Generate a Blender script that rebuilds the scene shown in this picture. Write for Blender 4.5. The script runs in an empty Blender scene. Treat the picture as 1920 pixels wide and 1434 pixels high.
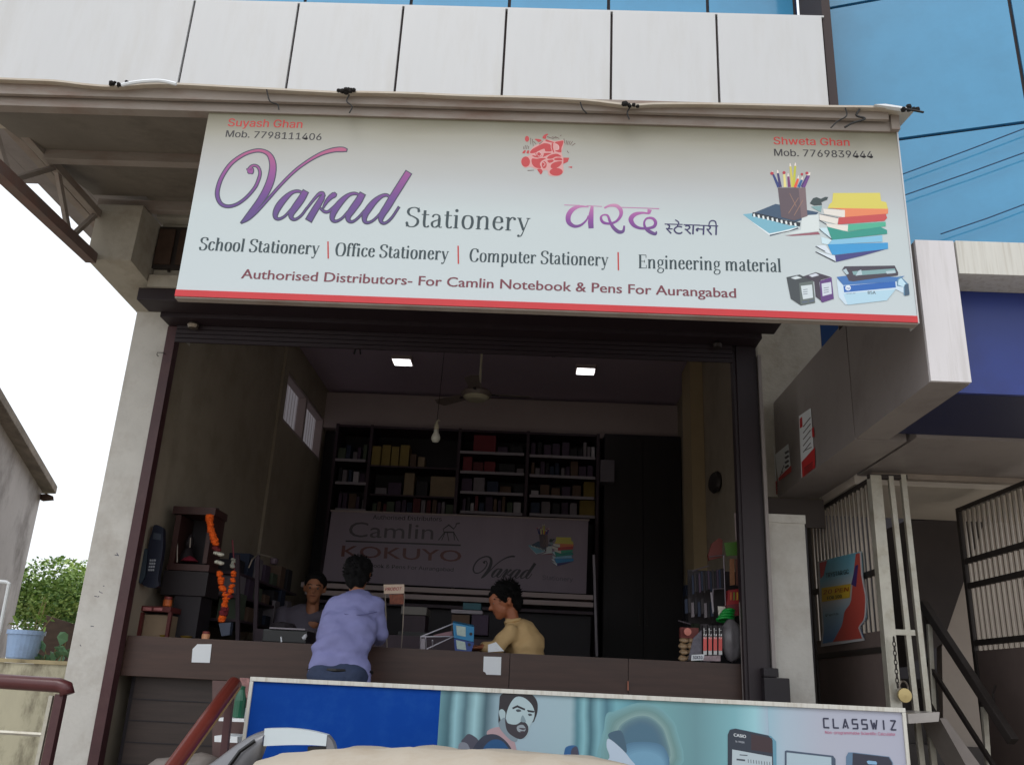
import bpy, bmesh, math, random
import numpy as np
from mathutils import Vector, Matrix
from mathutils.geometry import tessellate_polygon
R = math.radians
sc = bpy.context.scene
col = sc.collection
random.seed(7)

# ------------------------------------------------------------------ camera
PITCH, ROLL, YAW, FPX = R(18.95), R(2.744), R(1.72), 1660.3
cp, sp = math.cos(PITCH), math.sin(PITCH)
FW = Vector((-math.sin(YAW) * cp, math.cos(YAW) * cp, sp))
r0 = Vector((math.cos(YAW), math.sin(YAW), 0)); u0 = r0.cross(FW)
RT = r0 * math.cos(ROLL) + u0 * math.sin(ROLL)
UP = -r0 * math.sin(ROLL) + u0 * math.cos(ROLL)
EYE = Vector((0, 0, 1.6))
cam_d = bpy.data.cameras.new('camera'); cam = bpy.data.objects.new('camera', cam_d); col.objects.link(cam)
m = Matrix((RT, UP, -FW)).transposed().to_4x4(); m.translation = EYE
cam.matrix_world = m
cam_d.sensor_fit = 'HORIZONTAL'; cam_d.sensor_width = 36; cam_d.lens = 36 * FPX / 1920
cam_d.clip_start = .05; cam_d.clip_end = 2000
sc.camera = cam

# ------------------------------------------------------------------ light: bright overcast sky
SUN_EL, SUN_ROT = R(58), R(200)
w = bpy.data.worlds.new("World"); sc.world = w; w.use_nodes = True
nt = w.node_tree; nt.nodes.clear()
sky = nt.nodes.new('ShaderNodeTexSky'); sky.sky_type = 'NISHITA'; sky.sun_disc = False
sky.sun_elevation = SUN_EL; sky.sun_rotation = SUN_ROT; sky.dust_density = 4; sky.air_density = 1.5
hs = nt.nodes.new('ShaderNodeHueSaturation'); hs.inputs['Saturation'].default_value = .14
mx = nt.nodes.new('ShaderNodeMix'); mx.data_type = 'RGBA'; mx.inputs[0].default_value = .72
mx.inputs[7].default_value = (10.2, 10.7, 11.3, 1)          # the even cloud layer
bg = nt.nodes.new('ShaderNodeBackground'); bg.inputs[1].default_value = .11
out = nt.nodes.new('ShaderNodeOutputWorld')
nt.links.new(sky.outputs[0], hs.inputs['Color']); nt.links.new(hs.outputs[0], mx.inputs[6])
nt.links.new(mx.outputs[2], bg.inputs[0]); nt.links.new(bg.outputs[0], out.inputs[0])
sun_d = bpy.data.lights.new('sun', 'SUN'); sun_d.energy = .7; sun_d.angle = R(25); sun_d.color = (1, .97, .92)
sun = bpy.data.objects.new('sun', sun_d); col.objects.link(sun)
sd = Vector((math.sin(SUN_ROT) * math.cos(SUN_EL), math.cos(SUN_ROT) * math.cos(SUN_EL), math.sin(SUN_EL)))
sun.rotation_euler = sd.to_track_quat('Z', 'Y').to_euler(); sun.location = (-3, -8, 14)
sc.view_settings.view_transform = 'Standard'; sc.view_settings.look = 'None'
sc.view_settings.gamma = 1; sc.view_settings.use_curve_mapping = False
sc.view_settings.exposure = .30
sc.cycles.max_bounces = 8; sc.cycles.diffuse_bounces = 5
sc.cycles.use_denoising = True

# ------------------------------------------------------------------ measuring helpers (photo pixel -> point on a real plane)
def ray(x, y): return FW + RT * ((x - 960) / FPX) - UP * ((y - 717) / FPX)
def P(x, y, Y): d = ray(x, y); return EYE + d * (Y / d.y)
def PX(x, y, X): d = ray(x, y); return EYE + d * (X / d.x)
def PZ(x, y, Z): d = ray(x, y); return EYE + d * ((Z - 1.6) / d.z)

# ------------------------------------------------------------------ materials
def lin(c):
    c = c / 255
    return c / 12.92 if c <= .04045 else ((c + .055) / 1.055) ** 2.4
def L3(c): return (lin(c[0]), lin(c[1]), lin(c[2]), 1)
MATS = {}
def mat(name, c, rough=.6, metal=0, var=.12, scale=6, bump=0, bscale=60, spec=.5, stretch=(1, 1, 1), dirt=None, dsc=1.5, alpha=None, emit=None, coords='Object'):
    """c: sRGB 0-255 base colour. var: value variation by noise. dirt: (colour, amount)."""
    if name in MATS: return MATS[name]
    M = bpy.data.materials.new(name); M.use_nodes = True
    N = M.node_tree.nodes; Lk = M.node_tree.links; b = N['Principled BSDF']
    b.inputs['Base Color'].default_value = L3(c); b.inputs['Roughness'].default_value = rough
    b.inputs['Metallic'].default_value = metal; b.inputs['Specular IOR Level'].default_value = spec
    tc = N.new('ShaderNodeTexCoord'); mp = N.new('ShaderNodeMapping'); mp.inputs['Scale'].default_value = stretch
    Lk.new(tc.outputs[coords], mp.inputs['Vector'])
    last = None
    if var:
        n = N.new('ShaderNodeTexNoise'); n.inputs['Scale'].default_value = scale; n.inputs['Detail'].default_value = 6
        n.inputs['Roughness'].default_value = .65
        Lk.new(mp.outputs[0], n.inputs['Vector'])
        mr = N.new('ShaderNodeMapRange'); mr.inputs[1].default_value = .3; mr.inputs[2].default_value = .7
        mr.inputs[3].default_value = 1 - var; mr.inputs[4].default_value = 1 + var
        Lk.new(n.outputs['Fac'], mr.inputs[0])
        h = N.new('ShaderNodeHueSaturation'); h.inputs['Color'].default_value = L3(c)
        Lk.new(mr.outputs[0], h.inputs['Value']); last = h.outputs[0]
    if dirt:
        n2 = N.new('ShaderNodeTexNoise'); n2.inputs['Scale'].default_value = dsc; n2.inputs['Detail'].default_value = 8
        n2.inputs['Roughness'].default_value = .7
        Lk.new(mp.outputs[0], n2.inputs['Vector'])
        m2 = N.new('ShaderNodeMapRange'); m2.inputs[1].default_value = .48; m2.inputs[2].default_value = .72
        m2.inputs[3].default_value = 0; m2.inputs[4].default_value = dirt[1]
        Lk.new(n2.outputs['Fac'], m2.inputs[0])
        mi = N.new('ShaderNodeMix'); mi.data_type = 'RGBA'; mi.inputs[7].default_value = L3(dirt[0])
        if last: Lk.new(last, mi.inputs[6])
        else: mi.inputs[6].default_value = L3(c)
        Lk.new(m2.outputs[0], mi.inputs[0]); last = mi.outputs[2]
    if last: Lk.new(last, b.inputs['Base Color'])
    if bump:
        n3 = N.new('ShaderNodeTexNoise'); n3.inputs['Scale'].default_value = bscale; n3.inputs['Detail'].default_value = 5
        Lk.new(mp.outputs[0], n3.inputs['Vector'])
        bp = N.new('ShaderNodeBump'); bp.inputs['Strength'].default_value = bump; bp.inputs['Distance'].default_value = .01
        Lk.new(n3.outputs['Fac'], bp.inputs['Height']); Lk.new(bp.outputs[0], b.inputs['Normal'])
    if alpha is not None:
        b.inputs['Transmission Weight'].default_value = alpha
        b.inputs['IOR'].default_value = 1.45
    if emit:
        b.inputs['Emission Color'].default_value = L3(emit[0]); b.inputs['Emission Strength'].default_value = emit[1]
    MATS[name] = M
    return M
def ramp_mat(name, stops, axis='Z', rough=.4, coords='Generated', noise=0):
    """flat surface whose colour fades from one stop to the next across the piece"""
    if name in MATS: return MATS[name]
    M = bpy.data.materials.new(name); M.use_nodes = True
    N = M.node_tree.nodes; Lk = M.node_tree.links; b = N['Principled BSDF']; b.inputs['Roughness'].default_value = rough
    tc = N.new('ShaderNodeTexCoord'); sx = N.new('ShaderNodeSeparateXYZ'); cr = N.new('ShaderNodeValToRGB')
    Lk.new(tc.outputs[coords], sx.inputs[0]); src = sx.outputs[axis]
    if noise:
        n = N.new('ShaderNodeTexNoise'); n.inputs['Scale'].default_value = 4; n.inputs['Detail'].default_value = 4
        Lk.new(tc.outputs[coords], n.inputs['Vector'])
        a = N.new('ShaderNodeMath'); a.operation = 'MULTIPLY_ADD'; a.inputs[1].default_value = noise
        Lk.new(n.outputs['Fac'], a.inputs[0]); Lk.new(src, a.inputs[2])
        s2 = N.new('ShaderNodeMath'); s2.operation = 'SUBTRACT'; s2.inputs[1].default_value = noise * .5
        Lk.new(a.outputs[0], s2.inputs[0]); src = s2.outputs[0]
    Lk.new(src, cr.inputs[0])
    e = cr.color_ramp.elements
    e[0].position, e[0].color = stops[0][0], L3(stops[0][1]); e[1].position, e[1].color = stops[-1][0], L3(stops[-1][1])
    for p_, c_ in stops[1:-1]:
        q = e.new(p_); q.color = L3(c_)
    Lk.new(cr.outputs[0], b.inputs['Base Color'])
    MATS[name] = M
    return M
def ink_mat(c, rough=.4): return mat('ink_%d_%d_%d' % tuple(c), c, rough, var=0)

# ------------------------------------------------------------------ object helpers
W = {}
def tag(o, label=None, cat=None, group=None, kind=None):
    if label: o['label'] = label
    if cat: o['category'] = cat
    if group: o['group'] = group
    if kind: o['kind'] = kind
    return o
def thing(name, loc, label, cat, group=None):
    o = bpy.data.objects.new(name, None); col.objects.link(o); o.location = loc; o.empty_display_size = .1
    W[o] = Vector(loc); return tag(o, label, cat, group)
def mk(name, bm, M, parent=None, smooth=False, label=None, kind=None, bevel=0):
    """world-space bmesh -> one mesh object whose origin is the centre of its base"""
    if isinstance(bm, tuple):
        b2 = bmesh.new(); vs = [b2.verts.new(v) for v in bm[0]]
        for f in bm[1]:
            try: b2.faces.new([vs[i] for i in f])
            except ValueError: pass
        bm = b2
    if bevel:
        bmesh.ops.remove_doubles(bm, verts=bm.verts, dist=1e-6)
        bmesh.ops.bevel(bm, geom=bm.edges[:], offset=bevel, segments=2, affect='EDGES', profile=.7)
    me = bpy.data.meshes.new(name)
    xs = [v.co for v in bm.verts]
    lo = Vector((min(v.x for v in xs), min(v.y for v in xs), min(v.z for v in xs)))
    hi = Vector((max(v.x for v in xs), max(v.y for v in xs), max(v.z for v in xs)))
    c = Vector(((lo.x + hi.x) / 2, (lo.y + hi.y) / 2, lo.z))
    for v in bm.verts: v.co -= c
    if not kind == 'keepn': bmesh.ops.recalc_face_normals(bm, faces=bm.faces[:])
    bm.to_mesh(me); bm.free()
    if smooth:
        for p in me.polygons: p.use_smooth = True
    if M: me.materials.append(M)
    o = bpy.data.objects.new(name, me); col.objects.link(o)
    W[o] = c
    if parent is not None:
        o.parent = parent; o.location = c - W[parent]
    else: o.location = c
    if label: o['label'] = label
    if kind and kind != 'keepn': o['kind'] = kind
    return o
def dup(o, parent=None, loc=None, rot=None):
    c = o.copy(); col.objects.link(c); c.parent = parent
    W[c] = W[o].copy()
    if loc is not None: c.location = loc; W[c] = Vector(loc)
    if rot is not None: c.rotation_euler = rot
    for ch in [k for k in W if k.parent == o]: dup(ch, c)
    return c
def box(bm, x0, x1, y0, y1, z0, z1):
    v = [bm.verts.new((x, y, z)) for x in (x0, x1) for y in (y0, y1) for z in (z0, z1)]
    for f in ((0, 1, 3, 2), (4, 6, 7, 5), (0, 4, 5, 1), (2, 3, 7, 6), (0, 2, 6, 4), (1, 5, 7, 3)): bm.faces.new([v[i] for i in f])
    return bm
def B(*a):
    bm = bmesh.new()
    return box(bm, *a)
def Bs(lst):
    bm = bmesh.new()
    for a in lst: box(bm, *a)
    return bm
def frame(d):
    d = d.normalized(); a = Vector((0, 0, 1)) if abs(d.z) < .95 else Vector((1, 0, 0))
    u = d.cross(a).normalized(); return u, u.cross(d).normalized()
def tube(bm, pts, r, seg=8, cap=True, rs=None):
    pts = [Vector(p) for p in pts]; rings = []
    for i, p in enumerate(pts):
        d = (pts[min(i + 1, len(pts) - 1)] - pts[max(i - 1, 0)])
        u, v = frame(d)
        if i and rings_uv[-1][0].dot(u) < 0: pass
        if i == 0: rings_uv = [(u, v)]
        else:
            pu = rings_uv[-1][0]; dn = d.normalized(); u = (pu - dn * pu.dot(dn)).normalized(); v = u.cross(dn); rings_uv.append((u, v))
        rr = rs[i] if rs else r
        rings.append([bm.verts.new(p + (u * math.cos(t) + v * math.sin(t)) * rr) for t in [2 * math.pi * k / seg for k in range(seg)]])
    for a, b in zip(rings, rings[1:]):
        for k in range(seg): bm.faces.new((a[k], a[(k + 1) % seg], b[(k + 1) % seg], b[k]))
    if cap: bm.faces.new(rings[0][::-1]); bm.faces.new(rings[-1])
    return bm
def T(pts, r, seg=8, rs=None): return tube(bmesh.new(), pts, r, seg, rs=rs)
def bar(bm, p0, p1, wx, wy):
    """rectangular bar between two points"""
    p0, p1 = Vector(p0), Vector(p1); d = p1 - p0; u, v = frame(d)
    a = []
    for p in (p0, p1):
        a.append([bm.verts.new(p + u * sx * wx / 2 + v * sy * wy / 2) for sx, sy in ((-1, -1), (1, -1), (1, 1), (-1, 1))])
    for k in range(4): bm.faces.new((a[0][k], a[0][(k + 1) % 4], a[1][(k + 1) % 4], a[1][k]))
    bm.faces.new(a[0][::-1]); bm.faces.new(a[1])
    return bm
def BAR(p0, p1, wx, wy): return bar(bmesh.new(), p0, p1, wx, wy)
def lathe(bm, c, prof, seg=16, axis=None):
    rings = []; c = Vector(c)
    q = Vector((0, 0, 1)).rotation_difference(Vector(axis)) if axis is not None else None
    for r, z in prof:
        ring = []
        for k in range(seg):
            v = Vector((math.cos(2 * math.pi * k / seg) * r, math.sin(2 * math.pi * k / seg) * r, z))
            if q: v = q @ v
            ring.append(bm.verts.new(c + v))
        rings.append(ring)
    for a, b in zip(rings, rings[1:]):
        for k in range(seg): bm.faces.new((a[k], a[(k + 1) % seg], b[(k + 1) % seg], b[k]))
    bm.faces.new(rings[0][::-1]); bm.faces.new(rings[-1])
    return bm
def LT(c, prof, seg=16, axis=None): return lathe(bmesh.new(), c, prof, seg, axis)
def prism(bm, poly, d):
    """closed prism: poly = world points of the front face, d = extrusion vector"""
    d = Vector(d); a = [bm.verts.new(p) for p in poly]; b = [bm.verts.new(Vector(p) + d) for p in poly]
    n = len(a)
    tri = tessellate_polygon([[Vector(p) for p in poly]])
    for t in tri:
        bm.faces.new([a[i] for i in t]); bm.faces.new([b[i] for i in t[::-1]])
    for i in range(n): bm.faces.new((a[i], b[i], b[(i + 1) % n], a[(i + 1) % n]))
    return bm
def PR(poly, d): return prism(bmesh.new(), poly, d)
def pb(x0, y0, x1, y1, Y, dep):
    """box measured in the photo: front face on plane Y, going back by dep"""
    xm, ym = (x0 + x1) / 2, (y0 + y1) / 2
    return (P(x0, ym, Y).x, P(x1, ym, Y).x, Y, Y + dep, P(xm, y1, Y).z, P(xm, y0, Y).z)

# ------------------------------------------------------------------ print on flat boards
LIFT = {}
class Board:
    """a flat plane that carries print; fn maps photo pixel -> world point, nrm is the direction towards the viewer's side"""
    def __init__(s, fn, nrm, parent, base=.0005, step=.00002):
        s.fn, s.n, s.p, s.l, s.st, s.b0 = fn, Vector(nrm), parent, base, step, base
    def ink(s, name, M, polys, label=None, parent=None):
        """polys: list of px polygons (concave allowed)"""
        bm = bmesh.new()
        for poly in polys:
            if len(poly) < 3: continue
            for t in tessellate_polygon([[Vector((p[0], p[1], 0)) for p in poly]]):
                vs = [bm.verts.new(s.fn(*poly[i][:2]) + s.n * s.l) for i in t]
                try: bm.faces.new(vs)
                except ValueError: pass
            s.l += 8e-6
        s.l += s.st
        return mk(name, bm, M, parent or s.p, label=label)
    def strips(s, name, M, strips, label=None, parent=None, grow=0, bump=True):
        """strips: list of [(x,y,w)...] dense px samples"""
        bm = bmesh.new(); l0 = s.l
        for st in strips:
            n = len(st); prev = None
            for i, (x, y, wd) in enumerate(st):
                a, b = st[max(i - 1, 0)], st[min(i + 1, n - 1)]
                dx, dy = b[0] - a[0], b[1] - a[1]; q = math.hypot(dx, dy) or 1
                if i == 0 and grow: x -= dx / q * grow / 2; y -= dy / q * grow / 2
                if i == n - 1 and grow: x += dx / q * grow / 2; y += dy / q * grow / 2
                hw = (wd + grow) / 2; nx, ny = -dy / q * hw, dx / q * hw
                off = s.n * (s.l + i * 4e-7)
                cur = (bm.verts.new(s.fn(x + nx, y + ny) + off), bm.verts.new(s.fn(x - nx, y - ny) + off))
                if prev: bm.faces.new((prev[0], prev[1], cur[1], cur[0]))
                prev = cur
            s.l += n * 4e-7 + 1e-6
        s.l += s.st
        return mk(name, bm, M, parent or s.p, label=label)
def spline(pts, n=10, closed=False):
    """Catmull-Rom through (x,y[,w]) points"""
    pts = [tuple(p) for p in pts]; N = len(pts); o = []
    rng = range(N) if closed else range(N - 1)
    for i in rng:
        g = (lambda k: pts[k % N]) if closed else (lambda k: pts[max(0, min(N - 1, k))])
        p0, p1, p2, p3 = g(i - 1), g(i), g(i + 1), g(i + 2)
        for k in range(n):
            t = k / n
            o.append(tuple(.5 * ((2 * b) + (c - a) * t + (2 * a - 5 * b + 4 * c - d) * t * t + (-a + 3 * b - 3 * c + d) * t ** 3) for a, b, c, d in zip(p0, p1, p2, p3)))
    if not closed: o.append(pts[-1])
    return o
def crop(ox, oy, s, pts): return [(ox + p[0] / s, oy + p[1] / s) + tuple(q / s for q in p[2:]) for p in pts]
def ell(cx, cy, rx, ry, n=20, a0=0, a1=2 * math.pi): return [(cx + rx * math.cos(a0 + (a1 - a0) * k / n), cy + ry * math.sin(a0 + (a1 - a0) * k / n)) for k in range(n + (0 if abs(a1 - a0 - 2 * math.pi) < 1e-6 else 1))]
VY = (1191.5, -4113)
def updir(x, y):
    dx, dy = VY[0] - x, VY[1] - y; q = math.hypot(dx, dy); return dx / q, dy / q
TXT = {}
import os
try: SANS = bpy.data.fonts.load(os.path.join(bpy.utils.system_resource('DATAFILES'), 'fonts', 'Inter.woff2'))   # a font that ships inside Blender
except Exception: SANS = None
def text_tris(s, bold=0, spacing=1.0, geo=False):
    k = (s, bold, spacing, geo)
    if k in TXT: return TXT[k]
    cu = bpy.data.curves.new('t', 'FONT'); cu.body = s; cu.size = 1; cu.offset = bold; cu.space_character = spacing; cu.resolution_u = 3
    if SANS and not geo: cu.font = SANS
    o = bpy.data.objects.new('t', cu); col.objects.link(o)
    me = o.to_mesh(); vs = [tuple(v.co[:2]) for v in me.vertices]; fs = [tuple(p.vertices) for p in me.polygons]
    o.to_mesh_clear(); bpy.data.objects.remove(o); bpy.data.curves.remove(cu)
    x0 = min(v[0] for v in vs); x1 = max(v[0] for v in vs)
    TXT[k] = ([((v[0] - x0) / (x1 - x0), v[1]) for v in vs], fs)
    return TXT[k]
def cap_h(geo=False):
    vs, _ = text_tris('H', geo=geo); return max(v[1] for v in vs)
def text(bd, s, a, b, cap, M, bold=0, spacing=1.0, name='lettering', slant=0, parent=None, label=None, geo=False):
    """sans lettering from px anchor a to b (baseline ends), cap height in px"""
    vs, fs = text_tris(s, 0, spacing, geo); H = cap_h(geo)
    bm = bmesh.new(); W_ = math.hypot(b[0] - a[0], b[1] - a[1])
    sh = [0] if bold <= 0 else ([-.5, .5] if bold < .015 else [-.5, 0, .5])      # heavier strokes: the same letters printed side by side
    cp2 = [(k * bold * cap * 2.4, q) for q, k in enumerate(sh)]
    for dxs, q in cp2:
      pv = []
      for u, v in vs:
        x = a[0] + (b[0] - a[0]) * u + dxs; y = a[1] + (b[1] - a[1]) * u
        ux, uy = updir(x, y); h = v / H * cap
        pv.append(bm.verts.new(bd.fn(x + ux * h + slant * h, y + uy * h) + bd.n * (bd.l + q * 8e-6)))
      for f in fs:
        try: bm.faces.new([pv[i] for i in f])
        except ValueError: pass
    bd.l += bd.st
    return mk(name, bm, M, parent or bd.p, label=label)
# --- a small roman alphabet drawn with a broad pen (x height .5, capitals .72)
TH, TN = .10, .030
def stem(x, y0, y1): return ('l', [(x, y0), (x, y1)], TH)
def serif(x, y, a=.09, b=.09): return ('l', [(x - a, y), (x + b, y)], TN)
def cur(pts, th=TH): return ('c', pts, th)
G = {
 'S': (.55, [cur([(.47, .55), (.44, .66), (.30, .71), (.14, .66), (.09, .54), (.16, .43), (.30, .37), (.44, .28), (.46, .15), (.38, .04), (.25, .0), (.12, .04), (.07, .17)], .1), ('l', [(.47, .53), (.47, .71)], .03), ('l', [(.07, .0), (.07, .19)], .03)]),
 'c': (.45, [cur([(.38, .38), (.34, .46), (.25, .48), (.14, .43), (.09, .25), (.13, .08), (.24, .01), (.33, .04), (.40, .12)])]),
 'h': (.58, [stem(.13, .02, .72), serif(.13, .015), ('l', [(.03, .70), (.15, .705)], TN), cur([(.15, .35), (.22, .44), (.32, .48), (.41, .43), (.43, .30)]), stem(.43, .02, .31), serif(.43, .015)]),
 'o': (.52, [cur([(.26, .485), (.14, .44), (.09, .25), (.14, .06), (.26, .0), (.38, .06), (.43, .25), (.38, .44), (.26, .485)])]),
 'l': (.27, [stem(.13, .02, .72), serif(.13, .015), ('l', [(.03, .70), (.15, .705)], TN)]),
 't': (.33, [cur([(.14, .62), (.14, .4), (.14, .16), (.17, .04), (.24, .01), (.32, .06)]), ('l', [(.03, .465), (.30, .465)], TN)]),
 'a': (.48, [cur([(.09, .38), (.14, .46), (.23, .485), (.32, .44), (.34, .34)], .08), stem(.34, .08, .36), cur([(.34, .08), (.37, .02), (.45, .03)], .06), cur([(.34, .29), (.22, .26), (.11, .20), (.09, .11), (.14, .03), (.23, .02), (.33, .10)], .09)]),
 'i': (.28, [stem(.13, .02, .48), serif(.13, .015), ('l', [(.03, .465), (.15, .475)], TN), ('d', [(.13, .65)], .06)]),
 'n': (.58, [stem(.13, .02, .47), serif(.13, .015), ('l', [(.03, .465), (.15, .475)], TN), cur([(.15, .35), (.22, .44), (.32, .48), (.41, .43), (.43, .30)]), stem(.43, .02, .31), serif(.43, .015)]),
 'e': (.47, [('l', [(.11, .28), (.37, .28)], TN), cur([(.38, .28), (.35, .43), (.25, .485), (.14, .43), (.09, .25), (.13, .08), (.25, .01), (.34, .04), (.41, .13)])]),
 'r': (.42, [stem(.13, .02, .47), serif(.13, .015, .09, .11), ('l', [(.03, .465), (.15, .475)], TN), cur([(.15, .33), (.20, .42), (.28, .48), (.35, .45)], .07), ('d', [(.35, .43)], .05)]),
 'y': (.50, [('l', [(.10, .46), (.26, .03)], .09), ('l', [(.42, .46), (.24, -.06)], .035), serif(.09, .465, .07, .09), serif(.42, .465, .07, .07), cur([(.24, -.06), (.18, -.18), (.10, -.20)], .04), ('d', [(.09, -.18)], .045)]),
 'O': (.72, [cur([(.36, .71), (.18, .65), (.09, .36), (.18, .06), (.36, .0), (.54, .06), (.63, .36), (.54, .65), (.36, .71)], .11)]),
 'f': (.33, [cur([(.36, .64), (.31, .71), (.22, .70), (.15, .60), (.14, .46), (.14, .02)]), ('l', [(.04, .465), (.30, .465)], TN), serif(.14, .015, .09, .11), ('d', [(.35, .63)], .045)]),
 'C': (.66, [cur([(.56, .52), (.50, .66), (.36, .71), (.18, .64), (.09, .36), (.17, .08), (.36, .0), (.50, .06), (.58, .20)], .11), ('l', [(.57, .50), (.57, .70)], .03)]),
 'm': (.88, [stem(.13, .02, .47), serif(.13, .015), ('l', [(.03, .465), (.15, .475)], TN), cur([(.15, .35), (.22, .44), (.31, .48), (.40, .43), (.42, .30)]), stem(.42, .02, .31), serif(.42, .015, .08, .08), cur([(.44, .35), (.51, .44), (.60, .48), (.69, .43), (.71, .30)]), stem(.71, .02, .31), serif(.71, .015)]),
 'p': (.54, [stem(.13, -.22, .47), serif(.13, -.225), ('l', [(.03, .465), (.15, .475)], TN), cur([(.15, .38), (.25, .48), (.38, .44), (.44, .25), (.38, .06), (.27, .0), (.15, .09)])]),
 'u': (.58, [stem(.13, .14, .47), ('l', [(.03, .465), (.15, .475)], TN), cur([(.13, .18), (.16, .05), (.26, .0), (.35, .05), (.42, .14)]), stem(.43, .02, .47), ('l', [(.33, .465), (.45, .475)], TN), ('l', [(.43, .015), (.54, .02)], TN)]),
 'E': (.60, [stem(.15, .02, .70), ('l', [(.05, .705), (.52, .705)], TN), ('l', [(.05, .015), (.53, .015)], TN), ('l', [(.15, .37), (.42, .37)], TN), ('l', [(.52, .56), (.52, .71)], TN), ('l', [(.54, .01), (.54, .18)], TN), ('l', [(.42, .30), (.42, .44)], TN)]),
 'g': (.50, [cur([(.25, .485), (.15, .44), (.11, .33), (.15, .22), (.25, .18), (.35, .22), (.39, .33), (.35, .44), (.25, .485)], .08), cur([(.17, .20), (.12, .13), (.15, .07), (.30, .04), (.42, .0), (.44, -.09), (.37, -.18), (.23, -.21), (.11, -.17), (.08, -.09), (.13, -.02), (.22, .04)], .06), cur([(.36, .43), (.42, .47), (.47, .46)], .035)]),
 ' ': (.26, []),
}
def roman(bd, s, a, b, cap, M, heavy=1.0, name='lettering'):
    adv = sum(G[c][0] for c in s); sx = 1 / adv; x = 0; strips = []
    L = math.hypot(b[0] - a[0], b[1] - a[1]); kx = L * sx; ky = cap / .72; kw = min(kx, ky) * heavy
    def mp(u, v):
        t = u * sx; px, py = a[0] + (b[0] - a[0]) * t, a[1] + (b[1] - a[1]) * t
        ux, uy = updir(px, py); return px + ux * v * ky, py + uy * v * ky
    for c in s:
        adv_, st = G[c]
        for kind, pts, th in st:
            if kind == 'd':
                r = th; strips.append([(*mp(x + pts[0][0] + r * .0, pts[0][1] + r * q), 2 * kx * math.sqrt(max(0, r * r - (r * q) ** 2)) * heavy ** .5) for q in (-1, -.8, -.5, 0, .5, .8, 1)]); continue
            q = spline(pts, 6) if kind == 'c' else pts
            o = []
            for i, (u, v) in enumerate(q):
                aa, bb = q[max(i - 1, 0)], q[min(i + 1, len(q) - 1)]
                du, dv = bb[0] - aa[0], bb[1] - aa[1]; n = math.hypot(du, dv) or 1
                t = th if kind == 'l' else TN * 1.1 + (th - TN * 1.1) * (abs(dv) / n) ** 1.6
                o.append((*mp(x + u, v), max(t * kw, .9)))
            strips.append(o)
        x += adv_
    bd.l = bd.b0
    return bd.strips(name, M, strips)
# ================================================================== materials of the place
m_plaster = mat('white_plaster', (205, 202, 196), .8, var=.06, scale=5, bump=.25, bscale=40, dirt=((150, 138, 124), .5), dsc=2.2)
m_beamc = mat('grey_painted_concrete', (178, 172, 160), .85, var=.08, scale=4, bump=.3, bscale=30, dirt=((128, 112, 92), .55), dsc=3)
m_acp = mat('white_cladding', (198, 199, 201), .45, var=.025, scale=2, stretch=(3, 3, .5), dirt=((182, 178, 172), .35), dsc=1.6)
m_acp2 = mat('old_white_cladding', (205, 203, 196), .5, var=.04, scale=4, stretch=(9, 9, .35), dirt=((150, 138, 118), .6), dsc=3)
m_joint = mat('dark_joint', (60, 50, 50), .8, var=0)
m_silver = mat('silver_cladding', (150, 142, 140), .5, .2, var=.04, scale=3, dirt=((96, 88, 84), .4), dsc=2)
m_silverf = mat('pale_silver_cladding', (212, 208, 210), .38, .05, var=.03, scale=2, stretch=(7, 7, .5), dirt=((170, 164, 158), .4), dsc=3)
m_maroon = mat('dark_maroon_paint', (72, 40, 44), .45, var=.15, scale=5, dirt=((100, 74, 68), .35), dsc=4)
m_steelp = mat('grey_primer_steel', (150, 140, 132), .7, var=.1, scale=5, dirt=((120, 84, 66), .6), dsc=3.5, stretch=(.5, .5, 2))
m_sheet = mat('grey_canopy_sheet', (124, 116, 106), .7, var=.14, scale=1.6, dirt=((70, 60, 50), .6), dsc=1.8)
m_wood = mat('dark_wood_laminate', (68, 46, 38), .45, var=.28, scale=3, stretch=(.5, 2, 9), dirt=((56, 36, 30), .7), dsc=2.4)
m_wood2 = mat('dark_wood_front', (58, 46, 42), .5, var=.25, scale=3, stretch=(.6, 2, 7))
m_wall = mat('olive_cream_paint', (164, 152, 134), .8, var=.06, scale=2, dirt=((100, 92, 70), .4), dsc=1.2)
m_wallp = mat('yellow_cream_paint', (176, 156, 122), .8, var=.06, scale=2)
m_ceil = mat('shop_ceiling', (186, 168, 186), .85, var=.05, scale=1)
m_bulk = mat('bulkhead_paint', (176, 160, 158), .85, var=.05, scale=2)
m_floor = mat('shop_floor_tile', (128, 120, 110), .4, var=.1, scale=3)
m_dark = mat('near_black', (36, 30, 36), .6, var=.1)
m_black = mat('black_plastic', (16, 16, 18), .35, var=0)
m_steel = mat("stainless_steel", (128, 118, 108), .3, .7, var=.08, scale=8, dirt=((150, 140, 120), .4), dsc=6)
m_steelm = mat('cream_steel_post', (186, 182, 170), .35, .35, var=.1, scale=10, dirt=((140, 124, 96), .5), dsc=9)
m_steeld = mat('dark_steel', (58, 52, 50), .5, .4, var=.12, scale=9)
m_paper = mat('white_paper', (228, 232, 236), .7, var=.03, scale=4)
m_red = mat('handrail_red', (96, 38, 30), .35, var=.15, scale=6, dirt=((76, 24, 20), .6), dsc=6)
m_cable = mat('black_cable', (22, 20, 20), .6, var=0)
m_rust = mat('rusty_dark_metal', (70, 52, 42), .85, var=.3, scale=12)
m_grime = mat('blackened_clump', (26, 22, 20), .95, var=.3, scale=20)
def glassy(name, c, var=.06):
    M = mat(name, c, .12, .0, var=var, scale=.7, spec=.6, dirt=(tuple(int(k * .86) for k in c), .5), dsc=.9)
    M.node_tree.nodes['Principled BSDF'].inputs['Coat Weight'].default_value = .3
    return M
m_blue = glassy('blue_reflective_glass', (68, 142, 184), .12)
m_blued = glassy('dark_blue_glass', (34, 66, 112))
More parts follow.
